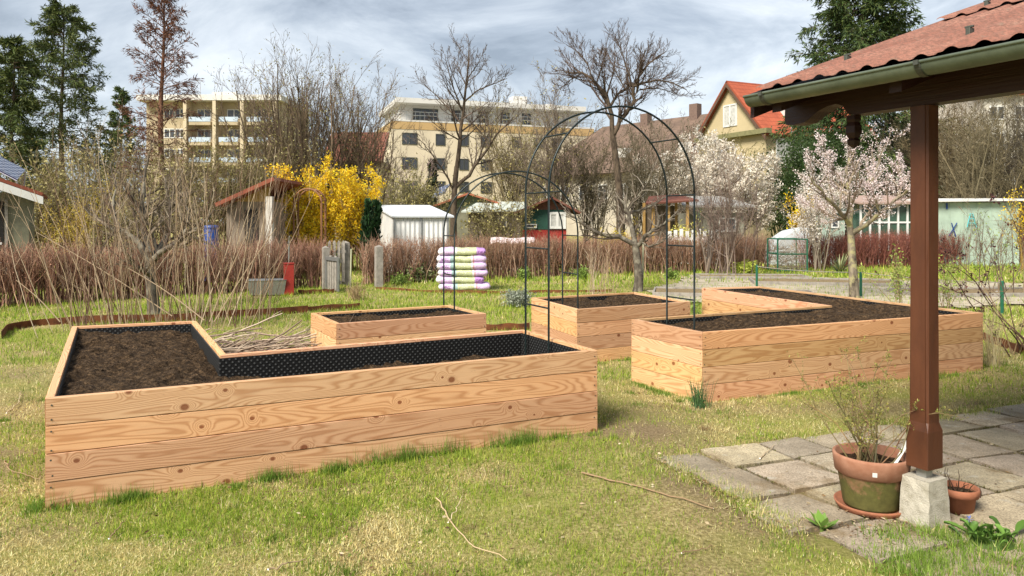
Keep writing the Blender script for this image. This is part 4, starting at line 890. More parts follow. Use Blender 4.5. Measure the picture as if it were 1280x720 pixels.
    fy = [(.80, .53, .012), (.85, .60, .02), (.72, .45, .01), (.88, .68, .05)]
    bs = [(.30, .20, .06), (.22, .15, .06)]
    bush('forsythia', 'golden yellow forsythia behind the rusty garden arbour', 'shrub', 380, 23, 220, 60, 22, bs, (20000, fy, .075, .05), ppart='blossom', lv=((12, .5, .45, 4), (9, .6, .5, 3)), base_w=.22)
    bush('forsythia', 'golden yellow forsythia touching the dark thuja beside the white shed', 'shrub', 434, 24, 217, 62, 24, bs, (22000, fy, .075, .05), ppart='blossom', lv=((12, .5, .45, 4), (9, .6, .5, 3)), base_w=.24)
    bush('forsythia', 'small golden forsythia behind the grey tarpaulin, left of the pink cherry', 'shrub', 1004, 29, 243, 26, 14, bs, (2200, fy, .08, .07), ppart='blossom', base_w=.2)
    bush('forsythia', 'golden forsythia at the right edge beyond the mint green wall', 'shrub', 1280, 24, 240, 14, 8, bs, (700, fy, .07, .06), ppart='blossom', base_w=.2)
    bush('forsythia', 'pale yellow shrub low behind the middle hedge, right of the big arch', 'shrub', 868, 27, 281, 50, 16, bs, (1800, [(.62, .58, .12), (.70, .66, .22)], .07, .08), ppart='blossom', base_w=.25)
    bush('forsythia', 'dull yellow shrub deep behind the cane shrub at left', 'shrub', 108, 23, 240, 70, 16, bs, (2600, [(.42, .32, .05), (.50, .38, .05)], .07, .1), ppart='blossom', base_w=.25)
    bush('forsythia', 'yellow bush low between the pollard trunk and the middle hedge', 'shrub', 768, 25, 280, 40, 12, bs, (1100, [(.60, .48, .06), (.5, .4, .06)], .07, .08), ppart='blossom', base_w=.25)

# ================================================================== shrubs of the foreground
def build_shrubs():
    # tall cane shrub at left
    x0, y0 = -5.0, 11.5; root = thing('cane_shrub', 'tall shrub of pale straw coloured leafless canes behind the front bed at left', 'shrub', (x0, y0, 0))
    n = 150; bx = rng.uniform(-6.5, -3.75, n); by = 11.4+rng.normal(0, .35, n)+(bx+5)*.25; d = np.stack([(bx-x0)*.13+rng.normal(.03, .17, n), rng.normal(-.03, .14, n), np.ones(n)], 1)
    L = rng.uniform(1.0, 3.2, n); P, R, D = grow(np.stack([bx, by, 0*bx], 1), d, L, rng.uniform(.003, .0085, n), 7, .05, .012, .4); mb = MB()
    cols = [(.38, .285, .185), (.30, .22, .14), (.46, .37, .26), (.22, .15, .10), (.12, .07, .05), (.16, .10, .07)]; mb.tubes(P, R, 5, col=c_pick(cols, n))
    s = spawn(P, R, L, 4, .3, 1, .45, .2, .38, .6, .3); P1, R1, D1 = grow(*s, 4, .08, .04); mb.tubes(P1, R1, 3, col=c_pick(cols, len(P1)))
    s = spawn(P1, R1, s[2], 3, .3, 1, .5, .2, .4, .7, .3); P2, R2, D2 = grow(*s, 3, .1, .03); mb.tubes(P2, R2, 3, col=c_pick(cols, len(P2)))
    for a, b, dy in (((160, 462/3+180), (150, 700/3+180), 0), ((45, 290), (215, 395), 0), ((160, 335), (255, 400), -.4), ((310, 290), (262, 402), -.8), ((345, 285), (268, 402), -.6), ((55, 255), (120, 385), 0), ((20, 350), (75, 402), 0)):
        p = resample(np.array([wp(*b, 11.2+dy), (wp(*b, 11.2+dy)+wp(*a, 11.2+dy))/2+[0, 0, .06], wp(*a, 11.2+dy)]), 6); mb.tubes(p, np.linspace(.009, .004, 6)[None], 5, col=(.36, .27, .18))
    mb.build('canes', M['twig'], root)
    # brush pile between the front bed and the small bed
    x0, y0 = -2.75, 8.05; n = 330; P = []; mb = MB()
    c = np.stack([x0+rng.normal(0, .42, n), y0+rng.normal(0, .30, n), np.abs(rng.normal(.07, .09, n))], 1); a = rng.normal(.22, .33, n); d = np.stack([np.cos(a), np.sin(a), rng.normal(.02, .08, n)], 1)
    L = rng.uniform(.5, 1.5, n); st = c-d*L[:, None]/2; P, R, D = grow(st, d, L, rng.uniform(.005, .015, n), 6, .09, 0, .5); P[:, :, 2] = np.abs(P[:, :, 2])+.012; mb.tubes(P, R, 5, col=c_pick([(.34, .26, .19), (.42, .34, .26), (.26, .19, .14), (.18, .13, .10)], n))
    s = spawn(P, R, L, 2, .4, 1, .5, .2, .4, .6); P1, R1, D1 = grow(*s, 3, .12, 0); P1[:, :, 2] = np.abs(P1[:, :, 2])+.01; mb.tubes(P1, R1, 3, col=c_pick([(.34, .26, .19), (.26, .19, .14)], len(P1)))
    tag(mb.build('brush_pile', M['twig'], loc=(x0, y0, 0)), 'pile of cut pale branches in the grass between the front and small beds', 'brush pile')
    # yucca
    c = np.array([gx(1050, 22.6), 22.6, .05]); n = 55; a = rng.uniform(0, 2*PI, n); e = rng.uniform(.25, 1.3, n); mb = MB(); G = []
    for i in range(n):
        L = rng.uniform(.45, .8); d0 = np.array([math.cos(a[i])*math.cos(e[i]), math.sin(a[i])*math.cos(e[i]), math.sin(e[i])]); sd = np.array([-math.sin(a[i]), math.cos(a[i]), 0]); pts = [c+d0*L*t+np.array([0, 0, -.22*L*t*t*math.cos(e[i])]) for t in np.linspace(0, 1, 6)]
        mb.grid(np.array([[p-sd*w, p+sd*w] for p, w in zip(pts, (.018, .024, .022, .017, .010, .002))]), col=c_pick([(.12, .16, .06), (.20, .22, .10), (.08, .12, .05), (.30, .30, .16)], 1)[0])
    tag(mb.build('yucca', M['leaf'], loc=tuple(c)), 'spiky green yucca at the foot of the dark red hedge beside the cherry tree', 'plant')
    # chives at the corner of the right bed
    c = np.array([1.60, 6.50, 0]); n = 70; st = c+np.c_[rng.normal(0, .035, (n, 2)), np.zeros(n)]; P, R, D = grow(st, np.c_[rng.normal(0, .22, (n, 2)), np.ones(n)], rng.uniform(.12, .27, n), .0032, 4, .06, -.01); mb = MB(); mb.tubes(P, R, 4, col=c_pick([(.07, .16, .05), (.10, .20, .06), (.05, .11, .04)], n))
    tag(mb.build('chive_clump', M['leaf'], loc=tuple(c)), 'upright dark green clump of chives at the near corner of the right bed', 'plant')
    # broad leaved weed by the footing
    c = np.array([2.36, 3.74, .015]); mb = MB()
    for i in range(34):
        a = rng.uniform(0, 2*PI); e = rng.uniform(.6, 1.35); L = rng.uniform(.09, .17); w = L*.14; d0 = np.array([math.cos(a), math.sin(a), 0]); sd = np.array([-math.sin(a), math.cos(a), 0]); o = c+np.array([rng.normal(0, .06), rng.normal(0, .04), 0])
        rows = [[o+d0*L*t*math.cos(e)+sd*s*w*k+np.array([0, 0, L*math.sin(e)*t*(1.15-.6*t)+.012*abs(s)]) for s in (-1, -.5, 0, .5, 1)] for t, k in ((0, .12), (.2, .35), (.4, .85), (.6, 1), (.8, .75), (.93, .35), (1, .04))]
        mb.grid(np.array(rows), col=c_pick([(.10, .20, .035), (.14, .26, .05), (.07, .15, .03)], 1)[0])
    mb.tubes(np.array([c-[0, 0, .02], c+[0, 0, .006], c+[0, 0, .012]]), np.array([[.11, .10, .02]]), 10, col=(.08, .13, .03)); tag(mb.build('weed', M['leaf'], loc=tuple(c), smooth=True), 'broad leaved green weed at the foot of the concrete footing', 'plant')
    c = np.array([1.60, 3.92, .012]); mb = MB()
    for i in range(18):
        a = rng.uniform(0, 2*PI); e = rng.uniform(.3, 1.1); L = rng.uniform(.05, .10); w = L*.22; d0 = np.array([math.cos(a), math.sin(a), 0]); sd = np.array([-math.sin(a), math.cos(a), 0]); o = c+np.array([rng.normal(0, .006), rng.normal(0, .006), 0])
        mb.grid(np.array([[o+d0*L*t*math.cos(e)+sd*s*w*k+np.array([0, 0, L*math.sin(e)*t]) for s in (-1, 0, 1)] for t, k in ((0, .15), (.3, .8), (.6, 1), (1, .05))]), col=c_pick([(.16, .28, .05), (.22, .34, .08)], 1)[0])
    mb.tubes(np.array([c-[0, 0, .02], c+[0, 0, .008], c+[0, 0, .02]]), np.array([[.012, .010, .004]]), 8, col=(.16, .24, .05)); tag(mb.build('weed', M['leaf'], loc=tuple(c)), 'light green seedling at the lawn edge of the slabs, before the large pot', 'plant')
    c = np.array([2.27, 3.77, .0]); mb = MB(); mb.tubes(np.array([c, c+[-.005, -.01, .08], c+[-.015, -.02, .125]]), .0018, 5, col=(.08, .16, .04)); t = c+np.array([-.015, -.02, .125])
    for a in np.linspace(0, 2*PI, 7)[:-1]: mb.leaves([t], [[math.cos(a), math.sin(a)*.6-.4, math.sin(a)]], .022, .012, np.array([[.22, .27, .62]]))
    tag(mb.build('blue_flower', M['petal'], loc=tuple(c)), 'tiny pale blue flower in front of the concrete footing', 'flower')
    # young leafy shrub and thin canes left and right of the post
    gl = [(.26, .34, .07), (.34, .40, .10), (.20, .28, .05)]
    bush('young_shrub', 'young shrub with sparse fresh green leaves just left of the post, behind the right bed', 'shrub', 1122, 13.2, 312, 62, 9, [(.28, .22, .12), (.22, .17, .09)], (520, gl, .045, .03), lv=((6, .45, .4, 4), (3, .5, .4, 3)), r=.010, base_w=.05)
    bush('young_shrub', 'young twiggy shrub with fresh leaves just right of the post, behind the right bed', 'shrub', 1186, 12.6, 318, 80, 9, [(.20, .14, .09), (.26, .20, .12)], (420, gl, .045, .03), lv=((6, .5, .42, 4), (3, .5, .4, 3)), r=.010, base_w=.05)
    bush('bare_shrub', 'thin bare shrub with upright pale twigs in front of the mint green wall', 'shrub', 1246, 16.5, 262, 90, 12, [(.16, .12, .08), (.22, .17, .11), (.10, .07, .05)], (200, gl, .05, .05), lv=((7, .5, .5, 4), (5, .6, .5, 3)), r=.013, haze=2)
    x, Y = gx(1284, 9.0), 9.0; root = thing('rose_bush', 'arching rose bush with dark purplish young leaves at the right edge', 'shrub', (x, Y, 0)); n = 13
    st = np.stack([x+rng.normal(0, .12, n), Y+rng.normal(0, .12, n), np.zeros(n)], 1); d = np.stack([rng.normal(-.28, .35, n), rng.normal(0, .3, n), np.ones(n)], 1); L = rng.uniform(1.0, 2.1, n)
    P, R, D = grow(st, d, L, .008, 8, .08, -.10, .4); mb = MB(); mb.tubes(P, R, 5, col=c_pick([(.10, .06, .045), (.16, .11, .06)], n)); s = spawn(P, R, L, 6, .35, 1, .8, .2, .28, .6); P1, R1, D1 = grow(*s, 4, .15, -.03); mb.tubes(P1, R1, 3, col=c_pick([(.10, .06, .045), (.18, .12, .07)], len(P1))); mb.build('canes', M['twig'], root)
    q = P1[:, 1:].reshape(-1, 3); q = q[rng.integers(0, len(q), 90)]; q = np.repeat(q, 6, axis=0)+rng.normal(0, .018, (540, 3)); mb = MB(); mb.leaves(q, rng.normal(0, 1, (540, 3)), rng.uniform(.025, .05, 540), rng.uniform(.015, .028, 540), c_pick([(.07, .025, .025), (.11, .04, .035), (.045, .02, .02)], 540)); mb.build('foliage', M['leaf'], root)
    bush('grass_clump', 'clump of dry straw coloured grass at the far right corner of the right bed', 'plant', 1240, 8.35, 362, 40, 70, [(.50, .42, .24), (.40, .32, .17), (.56, .49, .30)], None, lv=(), r=.004, trop=.0)
    bush('grass_clump', 'brown dry perennial clump in the lawn behind the small low bed', 'plant', 445, 15.2, 352, 34, 120, [(.30, .21, .11), (.38, .29, .16), (.22, .15, .08)], None, lv=((3, .5, .4, 3),), r=.006, trop=.0, spread=.8)
    bush('dry_stalks', 'cluster of thin dry upright stalks behind the square middle bed', 'plant', 745, 16, 300, 56, 34, [(.38, .28, .19), (.30, .20, .14), (.45, .36, .26)], None, lv=((4, .35, .35, 3),), r=.007, base_w=.22, spread=.35)
    bush('lavender', 'low silvery grey lavender mound left of the square middle bed', 'plant', 648, 14.0, 361, 44, 90, [(.24, .26, .20), (.30, .32, .26)], (1400, [(.26, .29, .22), (.34, .36, .30), (.19, .22, .15)], .05, .03), lv=((4, .5, .45, 3),), r=.006, spread=.9)
    bush('garden_plant', 'yellow green leafy plants at the foot of the middle hedge, next to a green stake', 'plant', 935, 21.8, 327, 46, 40, [(.25, .30, .06)], (900, [(.42, .48, .07), (.52, .55, .12), (.30, .38, .05)], .09, .05), lv=((3, .6, .5, 3),), r=.006, spread=.9, base_w=.14)
    for px, Y, pt, w, lb in ((840, 20.5, 333, 34, 'leafy green weed tuft in front of the hedge, inside the big arch'), (728, 20.6, 330, 30, 'leafy green weed tuft in front of the hedge, left of the apple tree'), (655, 20.4, 331, 34, 'leafy green weed tuft in front of the hedge, right of the sack stack'), (500, 18.9, 338, 60, 'dark leafy plants along the hedge foot right of the grey gate post')):
        bush('garden_plant', lb, 'plant', px, Y, pt+4, w*.7, 30, [(.12, .18, .04)], (420, [(.18, .26, .05), (.26, .36, .08), (.12, .18, .035)], .07, .04), lv=((3, .6, .5, 3),), r=.006, spread=1., base_w=.14)
    bush('ivy', 'mottled green and cream ivy at the hedge foot left of the sack stack', 'plant', 520, 19.6, 330, 50, 40, [(.12, .10, .06)], (700, [(.08, .12, .03), (.40, .38, .22), (.13, .17, .05)], .09, .06), lv=((3, .6, .5, 3),), r=.006, spread=1., base_w=.14)
    bush('climbing_plant', 'green trailing plant in the gap behind the right bed, beside the middle bed', 'plant', 871, 10.9, 368, 12, 8, [(.16, .20, .06)], (160, [(.16, .26, .06), (.22, .34, .08)], .035, .02), lv=((4, .5, .4, 3),), r=.006, base_w=.03)
    # sticks on the lawn
    for lb, pts, r in (('long thin stick lying on the lawn, pointing at the slabs', [(727, 596), (790, 611), (850, 627), (892, 641)], .006), ('curved pale twig lying on the lawn in front of the front bed', [(545, 628), (562, 655), (590, 688), (633, 706)], .0045),
                       ('short dark twig at the bottom edge of the lawn', [(335, 718), (358, 712), (382, 706)], .005), ('pale forked twig left of the front bed', [(6, 580), (14, 592), (30, 598), (50, 604)], .004), ('pale bent twig in the grass at the left edge', [(8, 520), (22, 508), (27, 492)], .005),
                       ('short dry stalk on the lawn below the front bed corner', [(136, 680), (150, 664), (158, 655)], .0035), ('thin twig lying across the slabs', [(950, 578), (958, 570), (968, 560)], .004), ('small twig near the slab edge', [(852, 698), (872, 694), (892, 689)], .0035), ('thin dry stem on the grass below the long stick', [(560, 660), (572, 640), (578, 625)], .003)):
        q = []
        for a, b in pts: Y = FOC*EYE/(b-HOR); q.append([gx(a, Y), Y, .022+rng.uniform(0, .008)])
        p = resample(np.array(q), 14, 1); p[1:-1] += rng.normal(0, .005, (12, 3))*[1, 1, .6]; mb = MB(); mb.tubes(p, np.linspace(r, r*.5, 14)[None], 6, col=c_pick([(.40, .30, .18), (.48, .38, .25), (.25, .17, .10)], 1)[0])
        tag(mb.build('stick', M['twig'], loc=tuple(p[0]), smooth=True), lb, 'stick', 'sticks on the lawn')
# ================================================================== garden things
def e3(e): return np.array([e[0], e[1], 0.])
def build_garden():
    # stack of sacks
    Y = 17.4; x0 = gx(577, Y); ex = nrm(np.array([1, .06])); ey = np.array([-ex[1], ex[0]])
    def sack_mat(name, kind):
        k = NT(name); sp = k('SeparateXYZ', {0: k.uv()}); u, v = sp.outputs[0], sp.outputs[1]
        pu, pl, gr, wh, dk = (.46, .25, .56), (.62, .46, .70), (.50, .54, .30), (.70, .66, .70), (.20, .07, .26)
        st = [(0, wh), (.10, pl), (.33, (.62, .68, .62)), (.40, gr), (.80, pu)] if kind == 0 else [(0, wh), (.06, pl), (.27, (.30, .42, .42)), (.37, gr), (.68, wh), (.72, (.60, .30, .34)), (.75, pl)]
        col = k.ramp(u, st, 'CONSTANT')
        band = k.math('MULTIPLY', k.math('GREATER_THAN', v, .36), k.math('LESS_THAN', v, .60))
        n = k.noise(k('CombineXYZ', {0: k.math('MULTIPLY', u, 46.), 1: k.math('MULTIPLY', v, 5.)}).outputs[0], 1., 1)
        if kind == 0: reg = k.math('GREATER_THAN', u, .83); c2 = dk
        else: reg = k.math('MULTIPLY', k.math('GREATER_THAN', u, .10), k.math('LESS_THAN', u, .25)); c2 = dk
        col = k.mix(k.math('MULTIPLY', k.math('MULTIPLY', band, k.math('GREATER_THAN', n, .47)), k.math('MULTIPLY', reg, .85)), col, c2)
        reg2 = k.math('MULTIPLY', k.math('GREATER_THAN', u, .41), k.math('LESS_THAN', u, .66)); n3 = k.noise(k('CombineXYZ', {0: k.math('MULTIPLY', u, 60.), 1: k.math('MULTIPLY', v, 7.), 2: 3.}).outputs[0], 1., 1)
        col = k.mix(k.math('MULTIPLY', k.math('MULTIPLY', reg2, k.math('GREATER_THAN', n3, .56)), .55), col, (.78, .78, .70))
        return k.pbsdf(col, .38, k.bump(k.noise(k.obj(), 11., 5, .65, 1.2), .7, .035), 0.0, .5)
    ms = [sack_mat('printed_sack_film', 0), sack_mat('printed_sack_film_reverse', 1)]
    labs = ['lowest purple and white soil sack of the stack, almost in the grass', 'second purple and green soil sack from the bottom of the stack', 'third soil sack from the bottom of the stack, with dark print at its left', 'soil sack in the upper middle of the stack, third from the top', 'second purple and green soil sack from the top of the stack', 'topmost purple and green soil sack of the stack']
    kinds = [1, 0, 1, 1, 1, 0]
    for i in range(6):
        h = .158; zc = .09+i*h; a, b, cz = .575*rng.uniform(.94, 1.03), .33, .095; o = np.array([x0+rng.normal(0, .03), Y+rng.normal(0, .015)]); nu, nv = 61, 29; G = []; UV = []
        for iu in range(nu):
            t = -1+2*iu/(nu-1); prof = (1-abs(t)**9)**.42 if abs(t) < 1 else .0; row = []; ur = []
            for iv in range(nv):
                q = 2*PI*iv/(nv-1); cy = np.sign(math.cos(q))*abs(math.cos(q))**.6; sz = np.sign(math.sin(q))*abs(math.sin(q))**.75
                w = .004*math.sin(t*7+i)+.003*math.sin(t*17+i*2)+.030*(float(fbm(t*.6+i*3.1, q*.25+i, .22, i, 3))-.5)
                row.append(np.array([*(o+ex*t*a+ey*cy*b*(.75+.25*prof)), zc+sz*cz*(.12+.88*prof)+w*prof])); ur.append(((t+1)/2, .5+.5*math.sin(q)*.98 if math.cos(q) < 0 else .5+.5*math.sin(q)))
            G.append(row); UV.append(ur)
        mb = MB(); mb.grid(np.array(G), uv=np.array(UV)); s = mb.build('soil_sack', ms[0 if kinds[i] == 0 else 1], loc=(*o, zc-.09), smooth=True); tag(s, labs[i], 'sack', 'stacked soil sacks')
    # red standpipe post, trough
    Y = 16.2; c = np.array([gx(361, Y), Y, 0]); ex = nrm(np.array([.93, .36])); ey = np.array([-ex[1], ex[0]]); root = thing('water_standpipe', 'red painted box post with a thin grey pipe on top, before the left hedge', 'standpipe', c)
    mb = MB(); mb.fbox(c, e3(ex), e3(ey), -.10, .10, -.09, .09, -.02, .66); mb.build('box', M['redpaint'], root, bevel=.006)
    mb = MB(); mb.fbox(c, e3(ex), e3(ey), -.11, .11, -.10, .10, .662, .69); mb.build('cap', M['redpaint'], root, bevel=.004)
    mb = MB(); p = c+np.array([0, .0, 0]); mb.tubes(resample(np.array([p+[0, 0, .68], p+[.005, 0, 1.22], p+[.02, -.03, 1.27], p+[.05, -.10, 1.24]]), 12, 1), .014, 8); mb.build('pipe', M['steel'], root, smooth=True)
    mb = MB(); mb.fbox(p+np.array([0, -.02, 0]), e3(ex), e3(ey), -.04, .04, -.008, .008, 1.10, 1.118); mb.build('tap_handle', M['zinc_dark'], root, bevel=.003)
    Y = 16.0; a, b = np.array([gx(312, Y), Y-.15]), np.array([gx(357, Y), Y+.05]); e = nrm(b-a); n = np.array([-e[1], e[0]]); L = np.linalg.norm(b-a); root = thing('water_trough', 'pale grey zinc water trough on the grass left of the red post', 'trough', (*((a+b)/2), 0))
    mb = MB(); z0, z1 = .02, .33; t = .012
    q = lambda s, w, z: np.array([*(a+e*s+n*w), z]); V = [q(.05, .05, z0), q(L-.05, .05, z0), q(L-.05, .40, z0), q(.05, .40, z0), q(0, 0, z1), q(L, 0, z1), q(L, .45, z1), q(0, .45, z1), q(t, t, z1), q(L-t, t, z1), q(L-t, .45-t, z1), q(t, .45-t, z1), q(.06, .06, z0+.02), q(L-.06, .06, z0+.02), q(L-.06, .39, z0+.02), q(.06, .39, z0+.02)]
    F = [[3, 2, 1, 0], [12, 13, 14, 15]]
    for i in range(4): j = (i+1) % 4; F += [[i, j, 4+j, 4+i], [4+i, 4+j, 8+j, 8+i], [8+i, 8+j, 12+j, 12+i]]
    mb.add(V, F); mb.build('basin', M['steel'], root)
    mb = MB(); mb.tubes(np.array([q(0, 0, z1), q(L, 0, z1), q(L, .45, z1), q(0, .45, z1), q(0, 0, z1)]), .012, 6); mb.build('rim', M['steel'], root, smooth=True)
    # picket gate and posts
    def gpost(px, Y, pt, lb, w=.075):
        c = np.array([gx(px, Y), Y, 0]); h = gz(pt, Y); mb = MB(); mb.fbox(c, np.array([.9, .43, 0]), np.array([-.43, .9, 0]), -w, w, -w, w, -.03, h-.05); V = [c+np.array([.9, .43, 0])*x*w+np.array([-.43, .9, 0])*y*w+[0, 0, h-.049] for x, y in ((-1, -1), (1, -1), (1, 1), (-1, 1))]+[c+[0, 0, h]]
        mb.add(V[:4]+[V[4]], [[0, 1, 4], [1, 2, 4], [2, 3, 4], [3, 0, 4]]); tag(mb.build('gate_post', M['greywood'], loc=tuple(c), bevel=.006), lb, 'post', 'grey wooden gate posts')
    gpost(407, 17.3, 307, 'grey wooden gate post left of the picket gate', .07); gpost(432, 18.6, 301, 'far grey wooden gate post with pickets behind the open gate', .085); gpost(473.5, 17.9, 306, 'lone grey wooden gate post right of the open gate', .085)
    a, b = np.array([gx(409, 17.15), 17.15]), np.array([gx(430, 16.9)-.02, 16.55]); e = nrm(b-a); n = np.array([-e[1], e[0]]); L = np.linalg.norm(b-a); root = thing('picket_gate', 'small grey weathered picket gate standing open beside its posts', 'gate', (*a, 0)); k = 5
    for i in range(k):
        s = L*(i+.5)/k; mb = MB(); mb.fbox(np.array([*(a+e*s), 0]), e3(e), e3(n), -L/k*.36, L/k*.36, -.011, .011, .05, .78+.03*(i % 2)); mb.build('picket', M['greywood'], root)
    for z in (.2, .66): mb = MB(); mb.fbox(np.array([*a, 0]), e3(e), e3(n), 0, L, .013, .04, z, z+.08); mb.build('rail', M['greywood'], root)
    mb = MB(); mb.fbox(np.array([*a, 0]), e3(e), e3(n), -.02, L+.02, -.045, -.013, .70, .78); mb.fbox(np.array([*a, 0]), e3(e), e3(n), -.02, .05, -.045, -.013, .04, .698); mb.fbox(np.array([*a, 0]), e3(e), e3(n), L-.05, L+.02, -.045, -.013, .04, .698); mb.build('frame', M['steel'], root)
    Y = 18.3; root = thing('picket_fence', 'short piece of grey picket fence between the two left gate posts', 'fence', (gx(420, Y), Y, 0))
    for i in range(4):
        mb = MB(); x = gx(412+i*5.2, Y); c = np.array([x, Y+i*.05, 0]); mb.fbox(c, np.array([1., 0, 0]), np.array([0, 1., 0]), -.035, .035, -.012, .012, .1, 1.06); mb.add([c+[-.035, -.012, 1.061], c+[.035, -.012, 1.061], c+[0, -.012, 1.11], c+[-.035, .012, 1.061], c+[.035, .012, 1.061], c+[0, .012, 1.11]], [[0, 1, 2], [5, 4, 3]]); mb.build('picket', M['greywood'], root)
    mb = MB(); mb.fbox(np.array([gx(410, Y), Y+.02, 0]), nrm(np.array([1, .3, 0])), nrm(np.array([-.3, 1, 0])), 0, .42, .014, .04, .8, .87); mb.build('rail', M['greywood'], root)
    # rusty arbour in front of the forsythia
    Y = 21.3; xl, xr = gx(367, Y), gx(402, Y); zt = gz(236, Y); root = thing('garden_arbour', 'rusty brown wooden arbour arch in front of the golden forsythia', 'arbour', ((xl+xr)/2, Y, 0)); r = (xr-xl)/2
    M['arbour'] = plain('rusty_brown_wood', (.24, .11, .05), .8, .4, 10., .3)
    for dy in (0, .45):
        p = [(xl, Y+dy, 0), (xl, Y+dy, zt-r)]+[((xl+xr)/2-r*math.cos(q), Y+dy, zt-r+r*math.sin(q)) for q in np.linspace(0, PI, 17)]+[(xr, Y+dy, zt-r), (xr, Y+dy, 0)]
        mb = MB(); mb.tubes(np.array(p), .028, 6); mb.build('hoop', M['arbour'], root, smooth=True)
    mb = MB()
    for z in np.arange(.3, zt-r, .22):
        for x in (xl, xr): mb.tubes(np.array([(x, Y, z), (x, Y+.45, z)]), .014, 5)
    for q in np.linspace(.2, PI-.2, 7): c = ((xl+xr)/2-r*math.cos(q), zt-r+r*math.sin(q)); mb.tubes(np.array([(c[0], Y, c[1]), (c[0], Y+.45, c[1])]), .014, 5)
    mb.build('lattice', M['arbour'], root, smooth=True)
    # blue barrel
    Y = 19.5; c = (gx(264, Y), Y, 0); root = thing('rain_barrel', 'blue plastic rain barrel behind the left hedge', 'barrel', c); h = gz(283, Y)
    mb = MB(); mb.lathe([(r_*.68, z_) for r_, z_ in [(0, .0), (.22, .0), (.25, .05), (.27, h*.3), (.285, h*.32), (.285, h*.35), (.27, h*.37), (.27, h*.64), (.285, h*.66), (.285, h*.69), (.27, h*.71), (.25, h*.95), (.24, h*.96), (.24, h), (.0, h)]], c, 28); mb.build('barrel_body', M['blue'], root, smooth=True)
    mb = MB(); mb.lathe([(r_*.68, z_) for r_, z_ in [(.255, h*.955), (.262, h*.96), (.262, h+.02), (.15, h+.035), (0, h+.035)]], c, 28); mb.build('lid', M['blue'], root, smooth=True)
    # stakes, wire, cage
    for px, pb, pt, lb in ((946, 358, 331, 'green plastic stake beyond the notch of the right bed'), (1076, 372, 340, 'green plastic stake beside the cherry trunk'), (1252.5, 393, 351, 'green plastic stake at the far right behind the right bed')):
        Y = FOC*EYE/(pb-HOR)-.6*(px < 1000); c = np.array([gx(px, Y), Y, 0]); h = gz(pt, Y); mb = MB(); mb.tubes(np.array([c-[0, 0, .05], c+[0, 0, h-.02], c+[0, 0, h]]), np.array([[.028, .028, .02]]), 8); tag(mb.build('stake', M['green_paint'], loc=tuple(c)), lb, 'stake', 'green fence stakes')
    A, B, Cc = np.array([gx(946, 17.7), 17.7, .52]), np.array([gx(1076, 15.67), 15.67, .52]), np.array([gx(1252.5, 12.9), 12.88, .54]); mb = MB()
    for p, q in ((A, B), (B, Cc)):
        t = np.linspace(0, 1, 14)[:, None]; P = p*(1-t)+q*t; P[:, 2] -= .04*np.sin(t[:, 0]*PI); mb.tubes(P, .008, 5)
    tag(mb.build('fence_cord', M['greywood'], loc=tuple(A)), 'thin cord strung between the green stakes', 'cord')
    Y = 23.2; x0, x1 = gx(972, Y), gx(1009, Y); h = gz(299, Y); root = thing('compost_cage', 'green framed wire mesh compost cage at the hedge gap left of the dark red hedge', 'compost bin', ((x0+x1)/2, Y, 0))
    mb = MB()
    for x in (x0, x1):
        for y in (Y, Y+.9): mb.tubes(np.array([(x, y, 0), (x, y, h)]), .025, 6)
    for z in (.05, h*.55, h):
        mb.tubes(np.array([(x0, Y, z), (x1, Y, z), (x1, Y+.9, z), (x0, Y+.9, z), (x0, Y, z)]), .018, 5)
    mb.build('frame', M['green_paint'], root); mb = MB()
    for y in (Y, Y+.9):
        for x in np.arange(x0, x1, .05): mb.tubes(np.array([(x, y, 0), (x, y, h)]), .004, 3)
        for z in np.arange(0, h, .05): mb.tubes(np.array([(x0, y, z), (x1, y, z)]), .004, 3)
    mb.build('mesh', M['greywood'], root)
    st = np.c_[rng.uniform(x0+.05, x1-.05, 260), rng.uniform(Y+.08, Y+.8, 260), rng.uniform(0, h*.8, 260)]; P, R, D = grow(st, np.c_[rng.normal(0, 1, (260, 2)), rng.normal(.1, .4, 260)], .4, .008, 4, .2, 0); P[:, :, 0] = P[:, :, 0].clip(x0, x1); P[:, :, 1] = P[:, :, 1].clip(Y, Y+.9)
    mb = MB(); mb.tubes(P, R, 3, col=c_pick([(.22, .16, .10), (.32, .25, .17)], 260)); mb.build('prunings', M['twig'], root)
    # low grey timber bed frames on the gravel
    for i, (a, b, d, lb) in enumerate((((2.9, 15.7), (6.1, 15.0), 1.3, 'low grey weathered timber frame on the gravel, behind the right bed'), ((5.9, 18.5), (9.3, 17.8), 1.5, 'low grey timber frame farther back on the gravel, left of the cherry tree'), ((8.3, 15.4), (11.6, 15.6), 1.3, 'low grey timber frame on the gravel, right of the cherry tree'), ((5.0, 20.2), (7.9, 20.0), 1.0, 'farthest low grey timber frame near the compost cage'))):
        a, b = np.array(a), np.array(b); e = nrm(b-a); n = np.array([-e[1], e[0]]); L = np.linalg.norm(b-a); root = thing('timber_frame', lb, 'bed frame', (*a, 0), 'low grey timber frames'); O = np.array([*a, 0])
        mb = MB(); mb.fbox(O, e3(e), e3(n), 0, L, 0, .04, 0, .11); mb.fbox(O, e3(e), e3(n), 0, L, d-.04, d, 0, .11); mb.fbox(O, e3(e), e3(n), 0, .04, .042, d-.042, 0, .107); mb.fbox(O, e3(e), e3(n), L-.04, L, .042, d-.042, 0, .107); mb.build('boards', M['greywood'], root, bevel=.006)
        X, Yy = np.meshgrid(np.linspace(.04, L-.04, 40), np.linspace(.04, d-.04, 18), indexing='ij'); G = np.stack([a[0]+e[0]*X+n[0]*Yy, a[1]+e[1]*X+n[1]*Yy, .05+.05*fbm(X, Yy, .5, i)], -1); mb = MB(); mb.grid(G); mb.build('soil', M['lawn'], root)
